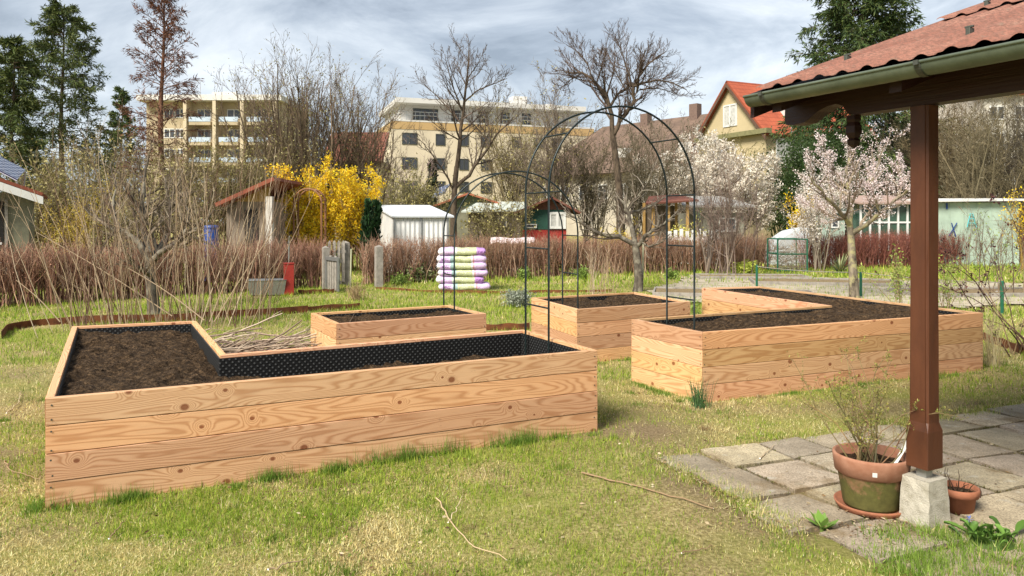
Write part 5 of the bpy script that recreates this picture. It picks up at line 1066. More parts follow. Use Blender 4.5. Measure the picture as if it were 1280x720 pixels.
    # rusty steel edging strips
    def edging(lb, pts, h):
        q = []
        for a, b in pts: Y = FOC*EYE/(b-HOR); q.append([gx(a, Y), Y, 0])
        p = resample(np.array(q), 40, 2); T = np.gradient(p, axis=0); n = nrm(np.c_[-T[:, 1], T[:, 0], 0*T[:, 0]])*.004; hh = h+rng.normal(0, .004, 40)[:, None]*[0, 0, 1]+np.array([0, 0, 0])
        up = np.zeros((40, 3)); up[:, 2] = h+.008*np.sin(np.arange(40)*.5)
        G = np.stack([p-n-[0, 0, .02], p-n+up, p+n+up, p+n-[0, 0, .02]], 0); mb = MB(); mb.grid(G); tag(mb.build('steel_edging', M['rust'], loc=tuple(p[20])), lb, 'edging', 'rusty steel lawn edgings')
    edging('curved rusty steel edging strip in the grass behind the front bed at left', [(2, 424), (10, 414), (40, 408), (90, 405), (160, 402), (240, 400), (320, 394), (385, 390)], .11)
    edging('rusty steel edging strip from the cane shrub to the small bed', [(318, 394), (360, 392), (400, 388), (450, 385)], .09)
    edging('rusty steel edging in the grass between the small bed and the square bed', [(560, 414), (610, 414), (662, 412)], .10)
    edging('thin rusty edging running under the sack stack', [(470, 362), (540, 366), (620, 367), (700, 366), (765, 365)], .06)
    edging('rusty edging at the hedge foot by the red post', [(372, 368), (395, 367), (418, 366)], .09)
    edging('short rusty edging at the right edge of the picture', [(1225, 424), (1255, 434), (1300, 450)], .10)
    # thin bamboo / white stakes
    for px, Y, pb, pt, lb in ((803, 17.2, 345, 300, 'pale green thin stake beside the apple trunk'), (438, 17.6, 360, 311, 'thin bare cane standing in the gate gap')):
        c = np.array([gx(px, Y), Y, 0]); mb = MB(); mb.tubes(np.array([c, c+[.02, 0, gz(pt, Y)]]), .02, 6); tag(mb.build('cane', plain('pale_cane'+str(px), (.42, .42, .28), .8), loc=tuple(c)), lb, 'cane')

# ================================================================== huts and houses
def hutbox(name, mat, root, O, ex, ey, w, d, z0, z1): mb = MB(); mb.fbox(O, ex, ey, 0, w, 0, d, z0, z1); return mb.build(name, mat, root)
def roof_sheet(name, mat, root, p0, p1, p2, p3, t=.06, m=None):
    """slab over four corners: p0-p1 the eave, p3-p2 the upper edge"""
    P = np.array([p0, p1, p2, p3], float); n = nrm(np.cross(P[1]-P[0], P[3]-P[0])); n = n if n[2] > 0 else -n; Q = P-n*t; u = np.linalg.norm(P[1]-P[0]); v = np.linalg.norm(P[3]-P[0])
    u2 = np.linalg.norm(P[2]-P[3]); off = nrm(P[1]-P[0])@(P[3]-P[0])
    mb = MB(); mb.add(P, [0, 1, 2, 3], [(0, 0), (u, 0), (off+u2, v), (off, v)]); mb.add(Q, [3, 2, 1, 0], [(0, 0)]*4)
    for i in range(4): j = (i+1) % 4; mb.add([Q[i], Q[j], P[j], P[i]], [0, 1, 2, 3], [(0, 0), (.1, 0), (.1, .05), (0, .05)])
    return mb.build(name, mat, root)
def window(root, O, ex, ey, x0, x1, z0, z1, frame, glass, nm=1, fw=.07, out=.06, bars=True):
    """framed window on the face y=0 of the frame O, ex, ey (ey points into the building)"""
    mb = MB()
    for a, b, c, d in ((x0, x1, z0, z0+fw), (x0, x1, z1-fw, z1), (x0, x0+fw, z0+fw, z1-fw), (x1-fw, x1, z0+fw, z1-fw)): mb.fbox(O, ex, ey, a, b, -out, .02, c, d)
    for i in range(1, nm+1 if nm > 1 else 1):
        xm = x0+(x1-x0)*i/nm
        if i < nm: mb.fbox(O, ex, ey, xm-fw/2, xm+fw/2, -out, .02, z0+fw, z1-fw)
    f = mb.build('window', frame, root); mb = MB(); mb.fbox(O, ex, ey, x0+fw, x1-fw, -out*.45, .015, z0+fw, z1-fw); mb.build('pane', glass, f); return f
def build_huts():
    rt = roof_tiles('red_hut_tiles', (.34, .10, .055), (.22, .065, .04)); M['rt'] = rt; X1, Y1 = np.array([1., 0, 0]), np.array([0, 1., 0])
    cream = plain('cream_render', (.56, .49, .36), .9, .12, .6, .1); tan = plain('tan_render', (.40, .33, .215), .9, .15, .5, .1); whit = plain('white_render', (.55, .54, .51), .9, .1, .5, .1); olive = plain('olive_boards', (.19, .185, .125), .85, .3, 5., .2)
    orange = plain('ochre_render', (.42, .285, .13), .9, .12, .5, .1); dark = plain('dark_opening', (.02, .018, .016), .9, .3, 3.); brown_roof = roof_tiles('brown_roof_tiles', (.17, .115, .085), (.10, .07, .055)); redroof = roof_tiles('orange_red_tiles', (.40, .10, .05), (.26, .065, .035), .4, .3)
    solar = NT('solar_panel'); sp = solar('SeparateXYZ', {0: solar.uv()}); g = solar.math('MAXIMUM', solar.math('LESS_THAN', solar.math('FRACT', solar.math('MULTIPLY', sp.outputs[0], 6.)), .10), solar.math('LESS_THAN', solar.math('FRACT', solar.math('MULTIPLY', sp.outputs[1], 6.)), .10)); solar = solar.pbsdf(solar.mix(g, (.02, .03, .075), (.40, .43, .50)), .15, None, 0., .6)
    tin = plain('pale_tin', (.62, .66, .70), .45, .12, 2., .05, .1); mint = plain('mint_boards', (.33, .42, .345), .8, .35, 1.1, .1); grey = plain('grey_roof_felt', (.34, .33, .31), .85, .25, 3., .2); teal = plain('teal_paint', (.10, .42, .44), .6)
    # hut at the left edge
    Y = 17.5; root = thing('garden_hut', 'olive garden hut with red tiled roof and dark doorway at the left edge', 'hut', (gx(-20, Y), Y, 0)); xr = gx(36, Y); zt = gz(238, Y); HX = np.array([.866, .5, 0]); HY = np.array([-.5, .866, 0]); O = np.array([xr, Y, 0])-HX*4
    hutbox('wall', olive, root, O, HX, HY, 4, 3, 0, zt-.05)
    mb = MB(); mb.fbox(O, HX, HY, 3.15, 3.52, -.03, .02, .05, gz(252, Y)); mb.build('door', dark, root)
    mb = MB(); mb.fbox(O, HX, HY, 3.54, 3.60, -.06, .03, 0, gz(250, Y)); mb.fbox(O, HX, HY, 3.08, 3.14, -.06, .03, 0, gz(250, Y)); mb.build('door_frame', M['greywood'], root)
    mb = MB()
    for z in (.6, 1.05): mb.fbox(O, HX, HY, 2.2, 3.5, -.30, -.27, z, z+.05)
    mb.build('handrail', M['white'], root)
    e0 = np.array([gx(54, 17.2), 17.2, gz(241, 17.2)]); e1 = e0+HY*3.8; h0 = e0-HX*3.2+np.array([0, 0, 1.25]); h1 = h0+HY*3.8
    roof_sheet('roof', rt, root, e0, e1, h1, h0, .07)
    mb = MB(); dv = -HY*.02; V = [h0+dv+[0, 0, -.09], e0+dv+[0, 0, -.09], e0+dv+[0, 0, -.26], h0+dv+[0, 0, -.30]]; mb.add(V+[v+HY*.03 for v in V], [[3, 2, 1, 0], [4, 5, 6, 7], [0, 1, 5, 4], [2, 3, 7, 6], [1, 2, 6, 5]]); mb.build('barge_board', M['white'], root)
    e = nrm(e0-h0); nrm_ = np.array([-e[2], 0, e[0]]); nrm_ = nrm_ if nrm_[2] > 0 else -nrm_; a = np.array([gx(22, 17.6), 17.6, gz(224, 17.6)]); b = np.array([gx(-20, 17.6), 17.6, gz(202, 17.6)]); up = np.array([gx(32, 18.6)-gx(22, 17.6), 1.0, gz(212, 18.6)-gz(224, 17.6)])
    pr = thing('solar_panel', 'tilted solar panel above the red roof of the left hut', 'solar panel', tuple(a)); roof_sheet('panel', solar, pr, b, a, a+up, b+up, .05); mb = MB()
    for p in (a, b, a+up, b+up): mb = MB(); mb.tubes(np.array([p-[0, 0, .05], p-[0.05, 0, .50]]), .02, 5); mb.build('mount_leg', M['steel'], pr)
    # hut with sloping red roof left of the forsythia
    Y = 20.5; root = thing('garden_hut', 'small hut with sloping red tiled roof, left of the golden forsythia', 'hut', (gx(310, Y), Y, 0)); xl, xr = gx(283, Y), gx(337, Y); O = np.array([xl, Y, 0]); hutbox('wall', plain('pale_hut_boards', (.20, .16, .12), .85, .3, 4.), root, O, X1, Y1, xr-xl, 2.6, 0, gz(252, Y))
    hutbox('corner_post', plain('pale_post', (.50, .47, .42), .8, .2, 3.), root, np.array([gx(332, Y-.3), Y-.3, 0]), X1, Y1, .17, .17, 0, gz(246, Y))
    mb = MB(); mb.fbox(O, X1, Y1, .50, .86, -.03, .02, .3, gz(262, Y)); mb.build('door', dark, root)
    roof_sheet('roof', rt, root, (gx(268, Y-.5), Y-.5, gz(254, Y-.5)), (gx(268, Y-.5), Y+2.8, gz(254, Y-.5)), (gx(341, Y-.5), Y+2.8, gz(221, Y-.5)), (gx(341, Y-.5), Y-.5, gz(221, Y-.5)), .10)
    mb = MB(); V = [(xl, Y-.01, gz(252, Y)), (xr, Y-.01, gz(252, Y)), (xr, Y-.01, gz(230, Y))]; V = np.array(V); mb.add(np.vstack([V, V+[0, .1, 0]]), [[0, 1, 2], [5, 4, 3]]); mb.build('gable', plain('ochre_boards', (.42, .27, .08), .8), root)
    # white metal shed
    Y = 22.6; root = thing('metal_shed', 'white corrugated metal shed with pale flat roof behind the middle hedge', 'shed', (gx(516, Y), Y, 0)); A = np.array([gx(492, Y), Y]); B = np.array([gx(561, Y+.3), Y+.3]); Cx = np.array([gx(471, Y+1.8), Y+1.8]); e = nrm(B-A); n = nrm(Cx-A); L = np.linalg.norm(B-A); D = np.linalg.norm(Cx-A); O = np.array([*A, 0]); h = gz(271, Y)
    k = NT('corrugated_white_steel'); su = k('SeparateXYZ', {0: k.uv()}); wv = k.math('SINE', k.math('MULTIPLY', su.outputs[0], 45.)); corr = k.pbsdf(k.ramp(k.noise(k.obj(), 1.5, 5), [(.35, (.55, .56, .56)), (.6, (.68, .68, .66))]), .5, k.bump(wv, .5, .03))
    mb = MB(); V = lambda s, t, z: np.array([*(A+e*s+n*t), z]); w = L
    mb.add([V(0, 0, 0), V(L, 0, 0), V(L, 0, h), V(0, 0, h)], [0, 1, 2, 3], [(0, 0), (L, 0), (L, h), (0, h)]); mb.build('front_wall', corr, root)
    mb = MB(); hb = gz(258, Y+1.8); mb.add([V(0, D, 0), V(0, 0, 0), V(0, 0, h-.01), V(0, D, hb)], [0, 1, 2, 3], [(0, 0), (D, 0), (D, h), (0, h)]); mb.build('side_wall', corr, root)
    mb = MB(); mb.add([V(L, 0, 0), V(L, D, 0), V(L, D, hb), V(L, 0, h-.01)], [0, 1, 2, 3], [(0, 0), (D, 0), (D, h), (0, h)]); mb.build('side_wall', corr, root)
    mb = MB(); mb.add([V(L, D, 0), V(0, D, 0), V(0, D, hb), V(L, D, hb)], [0, 1, 2, 3], [(0, 0), (L, 0), (L, h), (0, h)]); mb.build('rear_wall', corr, root)
    roof_sheet('roof', tin, root, V(-.08, -.12, h+.03), V(L+.12, -.12, h+.03), V(L+.08, D+.1, hb+.05), V(-.08, D+.1, hb+.05), .05)
    for s in (.02, L*.50, L-.03): mb = MB(); mb.fbox(V(s, 0, 0), e3(e), np.array([-e[1], e[0], 0]), -.025, .025, -.03, .0, 0, h-.03); mb.build('corner_strip', M['steel'], root)
    # hut with orange red roof and solar panel
    Y = 33; root = thing('garden_hut', 'hut with orange red gabled roof half hidden behind the slim bare tree', 'hut', (gx(575, Y), Y, 0)); xl, xr = gx(541, Y), gx(632, Y); zt = gz(259, Y); za = gz(241, Y); xm = gx(586, Y); O = np.array([xl, Y, 0]); hutbox('wall', olive, root, O, X1, Y1, xr-xl, 3, 0, zt)
    mb = MB(); V = np.array([(xl, Y-.01, zt), (xr, Y-.01, zt), (xm, Y-.01, za-.1)]); mb.add(np.vstack([V, V+[0, .1, 0]]), [[0, 1, 2], [5, 4, 3]]); mb.build('gable', plain('green_gable', (.18, .23, .13), .8), root)
    or_ = roof_tiles('orange_tiles', (.48, .17, .09), (.36, .12, .07)); roof_sheet('roof', or_, root, (xl-.3, Y-.4, zt-.05), (xl-.3, Y+3, zt-.05), (xm, Y+3, za), (xm, Y-.4, za), .08); roof_sheet('roof', or_, root, (xr+.2, Y+3, zt+.05), (xr+.2, Y-.4, zt+.05), (xm, Y-.4, za), (xm, Y+3, za), .08)
    a, b = np.array([gx(540, Y), Y-.3, gz(247, Y)]), np.array([gx(556, Y), Y-.3, gz(241, Y)]); up = np.array([.18, .8, .42]); pr = thing('solar_panel', 'small solar panel propped on the orange red hut roof', 'solar panel', tuple(a)); roof_sheet('panel', solar, pr, a, b, b+up, a+up, .05); mb = MB(); mb.tubes(np.array([a+up, a+up-[0, 0, .55]]), .02, 5); mb.tubes(np.array([b+up, b+up-[0, 0, .5]]), .02, 5); mb.build('mount', M['steel'], pr)
    Y = 30.5; root = thing('garden_hut', 'hut with pale green tin roof between the orange roof and the red hut', 'hut', (gx(610, Y), Y, 0)); O = np.array([gx(585, Y), Y, 0]); w = gx(650, Y)-gx(585, Y); hutbox('wall', plain('dark_hut_boards', (.12, .10, .075), .9, .3, 4.), root, O, X1, Y1, w, 2.5, 0, gz(265, Y)); roof_sheet('roof', plain('pale_green_tin', (.46, .50, .44), .7, .2, 2.), root, O+[-.25, -.3, gz(264, Y)], O+[w+.2, -.3, gz(262, Y)], O+[w+.2, 2.7, gz(250, Y)], O+[.3, 2.7, gz(250, Y)], .06)
    window(root, O, X1, Y1, w*.45, w*.75, gz(284, Y), gz(270, Y), M['greywood'], M['glass_far'], 2, .05)
    # green and red hut
    Y = 27.5; root = thing('garden_hut', 'dark green and red hut with white window, seen through the small arch', 'hut', (gx(682, Y), Y, 0)); xl, xr = gx(654, Y), gx(708, Y); O = np.array([xl, Y, 0]); zm = gz(287, Y); zt = gz(262, Y)
    hutbox('lower_wall', M['redpaint'], root, O+[0, .02, 0], X1, Y1, xr-xl, 2.4, 0, zm); hutbox('upper_wall', plain('dark_green_boards', (.014, .062, .042), .7, .2, 6.), root, O, X1, Y1, xr-xl, 2.42, zm+.003, zt)
    window(root, O, X1, Y1, gx(686, Y)-xl, gx(708, Y)-xl-.02, gz(286, Y), gz(265, Y), M['white'], M['curtain'], 2, .09)
    window(root, O, X1, Y1, .10, gx(671, Y)-xl, gz(285, Y), gz(280, Y), M['white'], M['glass_far'], 1, .03)
    za = gz(246, Y); xm = gx(690, Y); dr = roof_tiles('dark_red_tiles', (.20, .075, .05), (.13, .05, .035)); mb = MB(); V = np.array([(xl, Y-.01, zt), (xr, Y-.01, zt), (xm, Y-.01, za-.08)]); mb.add(np.vstack([V, V+[0, .1, 0]]), [[0, 1, 2], [5, 4, 3]]); mb.build('gable', plain('red_brown_gable', (.14, .06, .04), .8), root)
    roof_sheet('roof', dr, root, (xl-.35, Y-.4, zt-.1), (xl-.35, Y+2.6, zt-.1), (xm, Y+2.6, za), (xm, Y-.4, za), .07); roof_sheet('roof', dr, root, (xr+.5, Y+2.6, zt-.1), (xr+.5, Y-.4, zt-.1), (xm, Y-.4, za), (xm, Y+2.6, za), .07)
    # pinkish tarpaulin
    Y = 24.3; a, b = gx(613, Y), gx(668, Y); mb = MB(); G = []
    for t in np.linspace(0, 1, 16): G.append([(a+(b-a)*t, Y+.5*s, gz(297, Y)+.02*math.sin(t*9)-.16*abs(s)**1.5*(1 if s < 0 else .3)-.03*math.sin(t*31)*abs(s)) for s in np.linspace(-1, 1, 9)])
    mb.grid(np.array(G)); o = tag(mb.build('tarpaulin', plain('pinkish_white_tarp', (.66, .56, .56), .6, .2, 5., .3), loc=((a+b)/2, Y, .8), smooth=True), 'pinkish white tarpaulin cover lying behind the middle hedge, below the green and red hut', 'tarpaulin'); o.modifiers.new('solid', 'SOLIDIFY').thickness = .02
    mb = MB(); mb.fbox(np.array([a+.15, Y-.35, 0]), X1, Y1, 0, b-a-.3, 0, .7, .0, gz(300, Y)-.05); tag(mb.build('wood_stack', M['greywood'], loc=((a+b)/2, Y, 0), bevel=.02), 'low grey wood stack under the pinkish tarpaulin', 'wood stack')
    # grey roofed hut right of the big arch
    Y = 31; root = thing('garden_hut', 'hut with broad grey felt roof and pale green panel, right of the big arch', 'hut', (gx(895, Y), Y, 0)); xl, xr = gx(868, Y), gx(930, Y); O = np.array([xl, Y, 0]); hutbox('wall', plain('mid_grey_boards', (.24, .23, .18), .85, .3, 4.), root, O, X1, Y1, xr-xl, 3, 0, gz(266, Y))
    mb = MB(); mb.fbox(O, X1, Y1, .05, .30, -.04, .02, gz(272, Y), gz(258, Y)-.05); mb.build('shutter', mint, root); mb = MB(); mb.fbox(O, X1, Y1, .3, 1.5, -.06, .01, gz(263, Y)+.005, gz(258, Y)); mb.build('fascia', M['white'], root); window(root, O, X1, Y1, 1.0, 1.7, gz(290, Y), gz(272, Y), M['white'], M['glass_far'], 2, .06)
    roof_sheet('roof', grey, root, O+[-.6, -.5, gz(257, Y)], O+[xr-xl+.3, -.5, gz(257, Y)], O+[xr-xl-.1, 3.2, gz(242, Y)], O+[.1, 3.2, gz(242, Y)], .08)
    Y = 29; root = thing('garden_hut', 'brown open hut with reddish roof seen inside the big arch, right of the apple tree', 'hut', (gx(835, Y), Y, 0)); O = np.array([gx(815, Y), Y, 0]); w = gx(858, Y)-gx(815, Y)
    for i, (x, y) in enumerate(((0, 0), (w*.45, 0), (w, 0), (0, 2), (w, 2))): hutbox('post', plain('ochre_post%d' % i, (.36, .22, .07), .8), root, O+[x, y, 0], X1, Y1, .1, .1, 0, gz(252, Y))
    roof_sheet('roof', dr, root, O+[-.3, -.3, gz(254, Y)], O+[w+.4, -.3, gz(250, Y)], O+[w+.2, 2.3, gz(240, Y)], O+[.3, 2.3, gz(243, Y)], .06); hutbox('rear_wall', plain('brown_rear', (.13, .10, .07), .9), root, O+[.1, 2.12, 0], X1, Y1, w-.1, .08, 0, gz(256, Y))
    root = thing('picket_fence', 'low white fence boards behind the middle hedge, inside the big arch at right', 'fence', (gx(850, 26), 26, 0))
    for i in range(9): hutbox('picket', M['white'], root, np.array([gx(835, 26)+i*.2, 26, 0]), X1, Y1, .12, .03, .1, gz(289, 26)+.04*(i % 3))
    hutbox('rail', M['white'], root, np.array([gx(835, 26), 26.032, 0]), X1, Y1, 1.8, .04, .9, 1.0)
    # grey tarpaulin tent
    Y = 27; a, b = gx(968, Y), gx(1048, Y); mb = MB(); prof = [(0, 0), (.05, .62), (.30, .92), (.58, 1.0), (.70, .72), (1, .66), (1.0, 0)]; hh = gz(283, Y); P = np.array([[a+(b-a)*t, 0, hh*z] for t, z in prof]); P = resample(P, 34, 1); G = [P+[rng.normal(0, .01), Y+dy, -.05*abs(s)] for s, dy in zip((-1, -.5, 0, .5, 1), (0, .3, .6, .9, 1.2))]; mb.grid(np.array(G)[:, ::-1]); mb.add(G[0], list(range(34))); mb.add(G[-1][::-1], list(range(34)))
    tag(mb.build('tarpaulin', plain('grey_blue_tarp', (.50, .54, .56), .45, .2, 3., .3), loc=((a+b)/2, Y, 0), smooth=False), 'grey white tarpaulin over a stored pile, behind the hedge left of the cherry', 'tarpaulin')
    # white framed greenhouse
    Y = 27; root = thing('greenhouse', 'greenhouse with white frames and dark green panes behind the cherry tree', 'greenhouse', (gx(1110, Y), Y, 0)); x0, x1 = gx(1076, Y), gx(1146, Y); O = np.array([x0, Y, 0]); z1 = gz(254, Y); w = x1-x0; gg = plain('greenhouse_glass', (.035, .075, .05), .15, .4, 2., 0, spec=.6)
    mb = MB(); mb.fbox(O, X1, Y1, 0, w, .03, 2, .0, z1); mb.build('panes', gg, root); n = 6; mb = MB()
    for i in range(n+1): mb.fbox(O, X1, Y1, w*i/n-.03, w*i/n+.03, -.02, .028, 0, z1)
    for z in (.55, gz(279, Y), z1-.06): mb.fbox(O, X1, Y1, 0, w, -.012, .026, z, z+.06)
    mb.build('glazing_bars', M['white'], root); roof_sheet('roof', plain('reddish_felt', (.34, .24, .20), .9, .2, 3.), root, O+[-.2, -.3, z1+.02], O+[w+.2, -.3, z1+.02], O+[w+.2, 2.2, z1+.35], O+[-.2, 2.2, z1+.35], .06)
    Y = 28; root = thing('garden_hut', 'small mint green hut half hidden behind the grey tarpaulin', 'hut', (gx(1043, Y), Y, 0)); O = np.array([gx(1028, Y), Y, 0]); hutbox('wall', mint, root, O, X1, Y1, gx(1056, Y)-gx(1028, Y), 1.5, 0, gz(266, Y)); roof_sheet('roof', grey, root, O+[-.1, -.2, gz(265, Y)], O+[.95, -.2, gz(265, Y)], O+[.95, 1.7, gz(260, Y)], O+[-.1, 1.7, gz(260, Y)], .05); window(root, O, X1, Y1, .3, .6, gz(285, Y), gz(270, Y), M['white'], M['glass_far'], 1, .05)
    # mint wall with white roof
    Y = 26.5; root = thing('garden_hut', 'long mint green hut with thin white roof at right, behind the dark red hedge', 'hut', (gx(1222, Y), Y, 0)); x0, x1 = gx(1152, Y), gx(1274, Y); O = np.array([x0, Y, 0]); w = x1-x0; zt = gz(253, Y); hutbox('wall', mint, root, O, X1, Y1, w, 2, 0, zt)
    for i in range(1, 7): mb = MB(); mb.fbox(O, X1, Y1, w*i/7-.012, w*i/7+.012, -.02, .0, 0, zt-.02); mb.build('batten', mint, root)
    roof_sheet('roof', M['white'], root, O+[-.1, -.25, zt+.08], O+[w+.1, -.25, zt+.12], O+[w+.1, 2.2, zt+.22], O+[-.1, 2.2, zt+.18], .07)
    for px, pt, l in ((1171, 254, .16), (1183, 254, .20), (1266, 253, .12)):
        x = gx(px, Y)-x0; mb = MB(); mb.fbox(O, X1, Y1, x-.03, x+.03, -.035, -.022, gz(pt, Y)-l, gz(pt, Y)); mb.build('blue_tape', M['blue'], root)
    x = gx(1190, Y)
    mb = MB(); mb.tubes(np.array([(x-.14, Y-.06, 1.05), (x+.14, Y-.06, 1.5)]), .018, 5); mb.tubes(np.array([(x+.10, Y-.06, 1.02), (x-.05, Y-.06, 1.5)]), .018, 5); tag(mb.build('blue_rope', M['blue'], loc=(x, Y, 1.2)), 'crossed blue ropes hanging on the mint green wall', 'rope')
    x = gx(1213, Y); zb = gz(284, Y); zt = gz(267, Y)-zb; root = thing('hanging_ladder', 'small turquoise A shaped ladder hanging on the mint green wall', 'ladder', (x, Y-.1, zb)); mb = MB(); mb.tubes(np.array([(x-.17, Y-.09, zb), (x-.04, Y-.06, zb+zt)]), .018, 6); mb.build('rail', teal, root); mb = MB(); mb.tubes(np.array([(x+.17, Y-.09, zb), (x+.04, Y-.06, zb+zt)]), .018, 6); mb.build('rail', teal, root); mb = MB()
    for t in (.3, .62, .97): mb.tubes(np.array([(x-.17*(1-t)-.04*t, Y-.075, zb+zt*t), (x+.17*(1-t)+.04*t, Y-.075, zb+zt*t)]), .015, 5)
    mb.build('treads', teal, root)
    # --- apartment block at left
    Y = 105; root = thing('apartment_building', 'tan apartment block with stacked balconies at left, behind the rust brown larch', 'building', (gx(300, Y), Y, 0)); x0, x1 = gx(183, Y), gx(352, Y); O = np.array([x0, Y, 0]); w = x1-x0; zt = gz(128, Y); hutbox('wall', tan, root, O, X1, Y1, w, 14, 0, zt)
    hutbox('roof_slab', whit, root, O+[-.5, -1.9, 0], X1, Y1, w+1, 16.3, zt+.02, gz(121, Y)); hutbox('roof_hut', whit, root, O+[gx(258, Y)-x0, 2, 0], X1, Y1, 3.4, 5, gz(121, Y)+.02, gz(112, Y)); hutbox('chimney', whit, root, O+[gx(240, Y)-x0, 4, 0], X1, Y1, 1., 1., gz(121, Y)+.02, gz(113, Y)); hutbox('chimney', whit, root, O+[gx(290, Y)-x0, 4, 0], X1, Y1, 1., 1., gz(121, Y)+.02, gz(115, Y))
    bl = plain('pale_blue_glazing', (.42, .50, .58), .3, .2, 1., 0)
    for px in (236, 272, 306, 346): hutbox('pillar', plain('pale_pillar', (.50, .42, .29), .9, .1), root, O+[gx(px, Y)-x0, -1.85, 0], X1, Y1, .45, 1.84, 0, zt-.01)
    for i in range(6):
        zf = gz(154+25*i, Y)
        if zf < 1: break
        for a, b in ((238, 270), (275, 304), (309, 348)):
            bal = hutbox('balcony', tan, root, O+[gx(a, Y)-x0+.5, -1.7, 0], X1, Y1, gx(b, Y)-gx(a, Y)-.6, 1.68, zf-.45, zf); hutbox('parapet', bl, bal, O+[gx(a, Y)-x0+.5, -1.75, 0], X1, Y1, gx(b, Y)-gx(a, Y)-.6, .06, zf+.01, zf+.65)
            xa = gx(a, Y)-x0+1; window(root, O, X1, Y1, xa, xa+1.9, zf+.6, zf+1.9, M['white'], M['glass_far'], 2, .1)
        for a in (205, 218): window(root, O, X1, Y1, gx(a, Y)-x0, gx(a, Y)-x0+1.6, zf+.7, zf+2., M['white'], M['glass_far'], 2, .1)
    # --- cream block in the middle
    A = np.array([-11.7, 74.]); ex = nrm(np.array([.95, .32])); ey = np.array([-ex[1], ex[0]]); root = thing('apartment_building', 'cream apartment block with ochre band and white roof storey in the middle', 'building', (*A, 0)); O = np.array([*A, 0]); E, N = e3(ex), e3(ey); w = 21.5
    hutbox('wall', cream, root, O, E, N, w, 12.5, 0, 10.5); hutbox('band', orange, root, O+E*-.04+N*-.04, E, N, w+.08, 12.58, 10.502, 11.25); hutbox('terrace', whit, root, O-E*.06-N*.06, E, N, w+.12, 12.62, 11.255, 11.4)
    ph = O+E*1.2+N*2.2; hutbox('roof_storey', whit, root, ph, E, N, w-2, 9.5, 11.402, 13.2); hutbox('roof_slab', whit, root, O+E*.6+N*.6, E, N, w-1.2, 11.6, 13.21, 13.7); hutbox('chimney', whit, root, O+E*3.4+N*5, E, N, 1.8, 1.8, 13.71, 14.1); hutbox('chimney', whit, root, O+E*14.2+N*5, E, N, 1.6, 1.6, 13.71, 15.2); hutbox('chimney', whit, root, O+E*18+N*5, E, N, 1., 1., 13.71, 14.5)
    mb = MB()
    for z in (11.9, 12.25): mb.tubes(np.array([O+E*.1+N*.1+[0, 0, z], O+E*(w-.1)+N*.1+[0, 0, z]]), .03, 4); mb.tubes(np.array([O+E*.1+N*.1+[0, 0, z], O+E*.1+N*12+[0, 0, z]]), .03, 4)
    for s in np.arange(.1, w, .45): mb.tubes(np.array([O+E*s+N*.1+[0, 0, 11.4], O+E*s+N*.1+[0, 0, 12.25]]), .018, 3)
    mb.build('railing', M['steel'], root)
    def spx(px): r = (px-640)/FOC; return (A[0]-r*A[1])/(r*ex[1]-ex[0])
    for z0, z1 in ((9.0, 10.15), (6.6, 7.75), (4.3, 5.45), (2., 3.1)):
        for px, ww, n in ((502.5, 1.5, 2), (544.5, .98, 1), (574, .98, 2), (601, 1.2, 2), (640, 1.0, 1), (667, 1.2, 2), (690, 1.0, 1)): window(root, O, E, N, spx(px), spx(px)+ww, z0, z1, M['zinc_dark'], M['glass_far'], n, .07)
        for s in (2., 5.5, 9): window(root, O+N*12.5, -N, E, 12.5-s-1, 12.5-s, z0, z1, M['zinc_dark'], M['glass_far'], 1, .07)
    for s, ww, n in ((1.3, 2.6, 3), (5.3, 1.0, 1), (8.2, 1., 1), (10.6, 1., 1), (13, 1., 1)): window(root, ph, E, N, s, s+ww, 11.75, 12.9, M['zinc_dark'], M['glass_far'], n, .07)
    # --- long brown roof
    a, b = np.array([9.6, 80.]), np.array([21.5, 66.]); e = nrm(b-a); n = np.array([e[1], -e[0]]); n = n if n[1] < 0 else -n; zr, ze = 11.4, 6.2; root = thing('house', 'long house with brown hipped tile roof behind the umbrella crowned tree', 'building', (*((a+b)/2), 0)); L = np.linalg.norm(b-a); O = np.array([*(a+n*5.6-e*4.2), 0]); ne = -n
    hutbox('wall', plain('grey_render', (.40, .36, .29), .9, .15, .6), root, O, e3(e), e3(ne), L+4, 11.2, 0, ze)
    q = lambda s, t, z: np.array([*(a+e*s+n*t), z]); roof_sheet('roof', brown_roof, root, q(-5.2, 6.4, ze-.2), q(L+.5, 6.4, ze-.2), q(L+.5, 0, zr), q(0, 0, zr), .15); roof_sheet('roof', brown_roof, root, q(L+.5, -6.4, ze-.2), q(-5.2, -6.4, ze-.2), q(0, 0, zr), q(L+.5, 0, zr), .15)
    P = [q(-5.25, -6.4, ze-.2), q(-5.25, 6.4, ze-.2), q(-.03, 0, zr+.02)]; mb = MB(); mb.add(P, [0, 1, 2], [(0, 0), (12.8, 0), (6.4, 8)]); mb.build('roof', brown_roof, root)
    for s, hh in ((L*.62, 1.0), (L*.30, .7), (L*.86, 1.1)): hutbox('chimney', plain('brick_chimney', (.15, .10, .08), .9), root, np.array([*(a+e*s+n*.6), 0]), e3(e), e3(ne), .9, .7, zr-.6, zr+hh)
    for s in (L*.30, L*.72): hutbox('dormer', whit, root, np.array([*(a+e*s+n*4.6), 0]), e3(e), e3(ne), 1.6, 2.2, ze+.8, ze+2.2)
    for s in np.arange(0, L, 2.6): window(root, O, e3(e), e3(ne), s+1, s+2.2, 3.6, 5.0, M['white'], M['glass_far'], 2, .1)
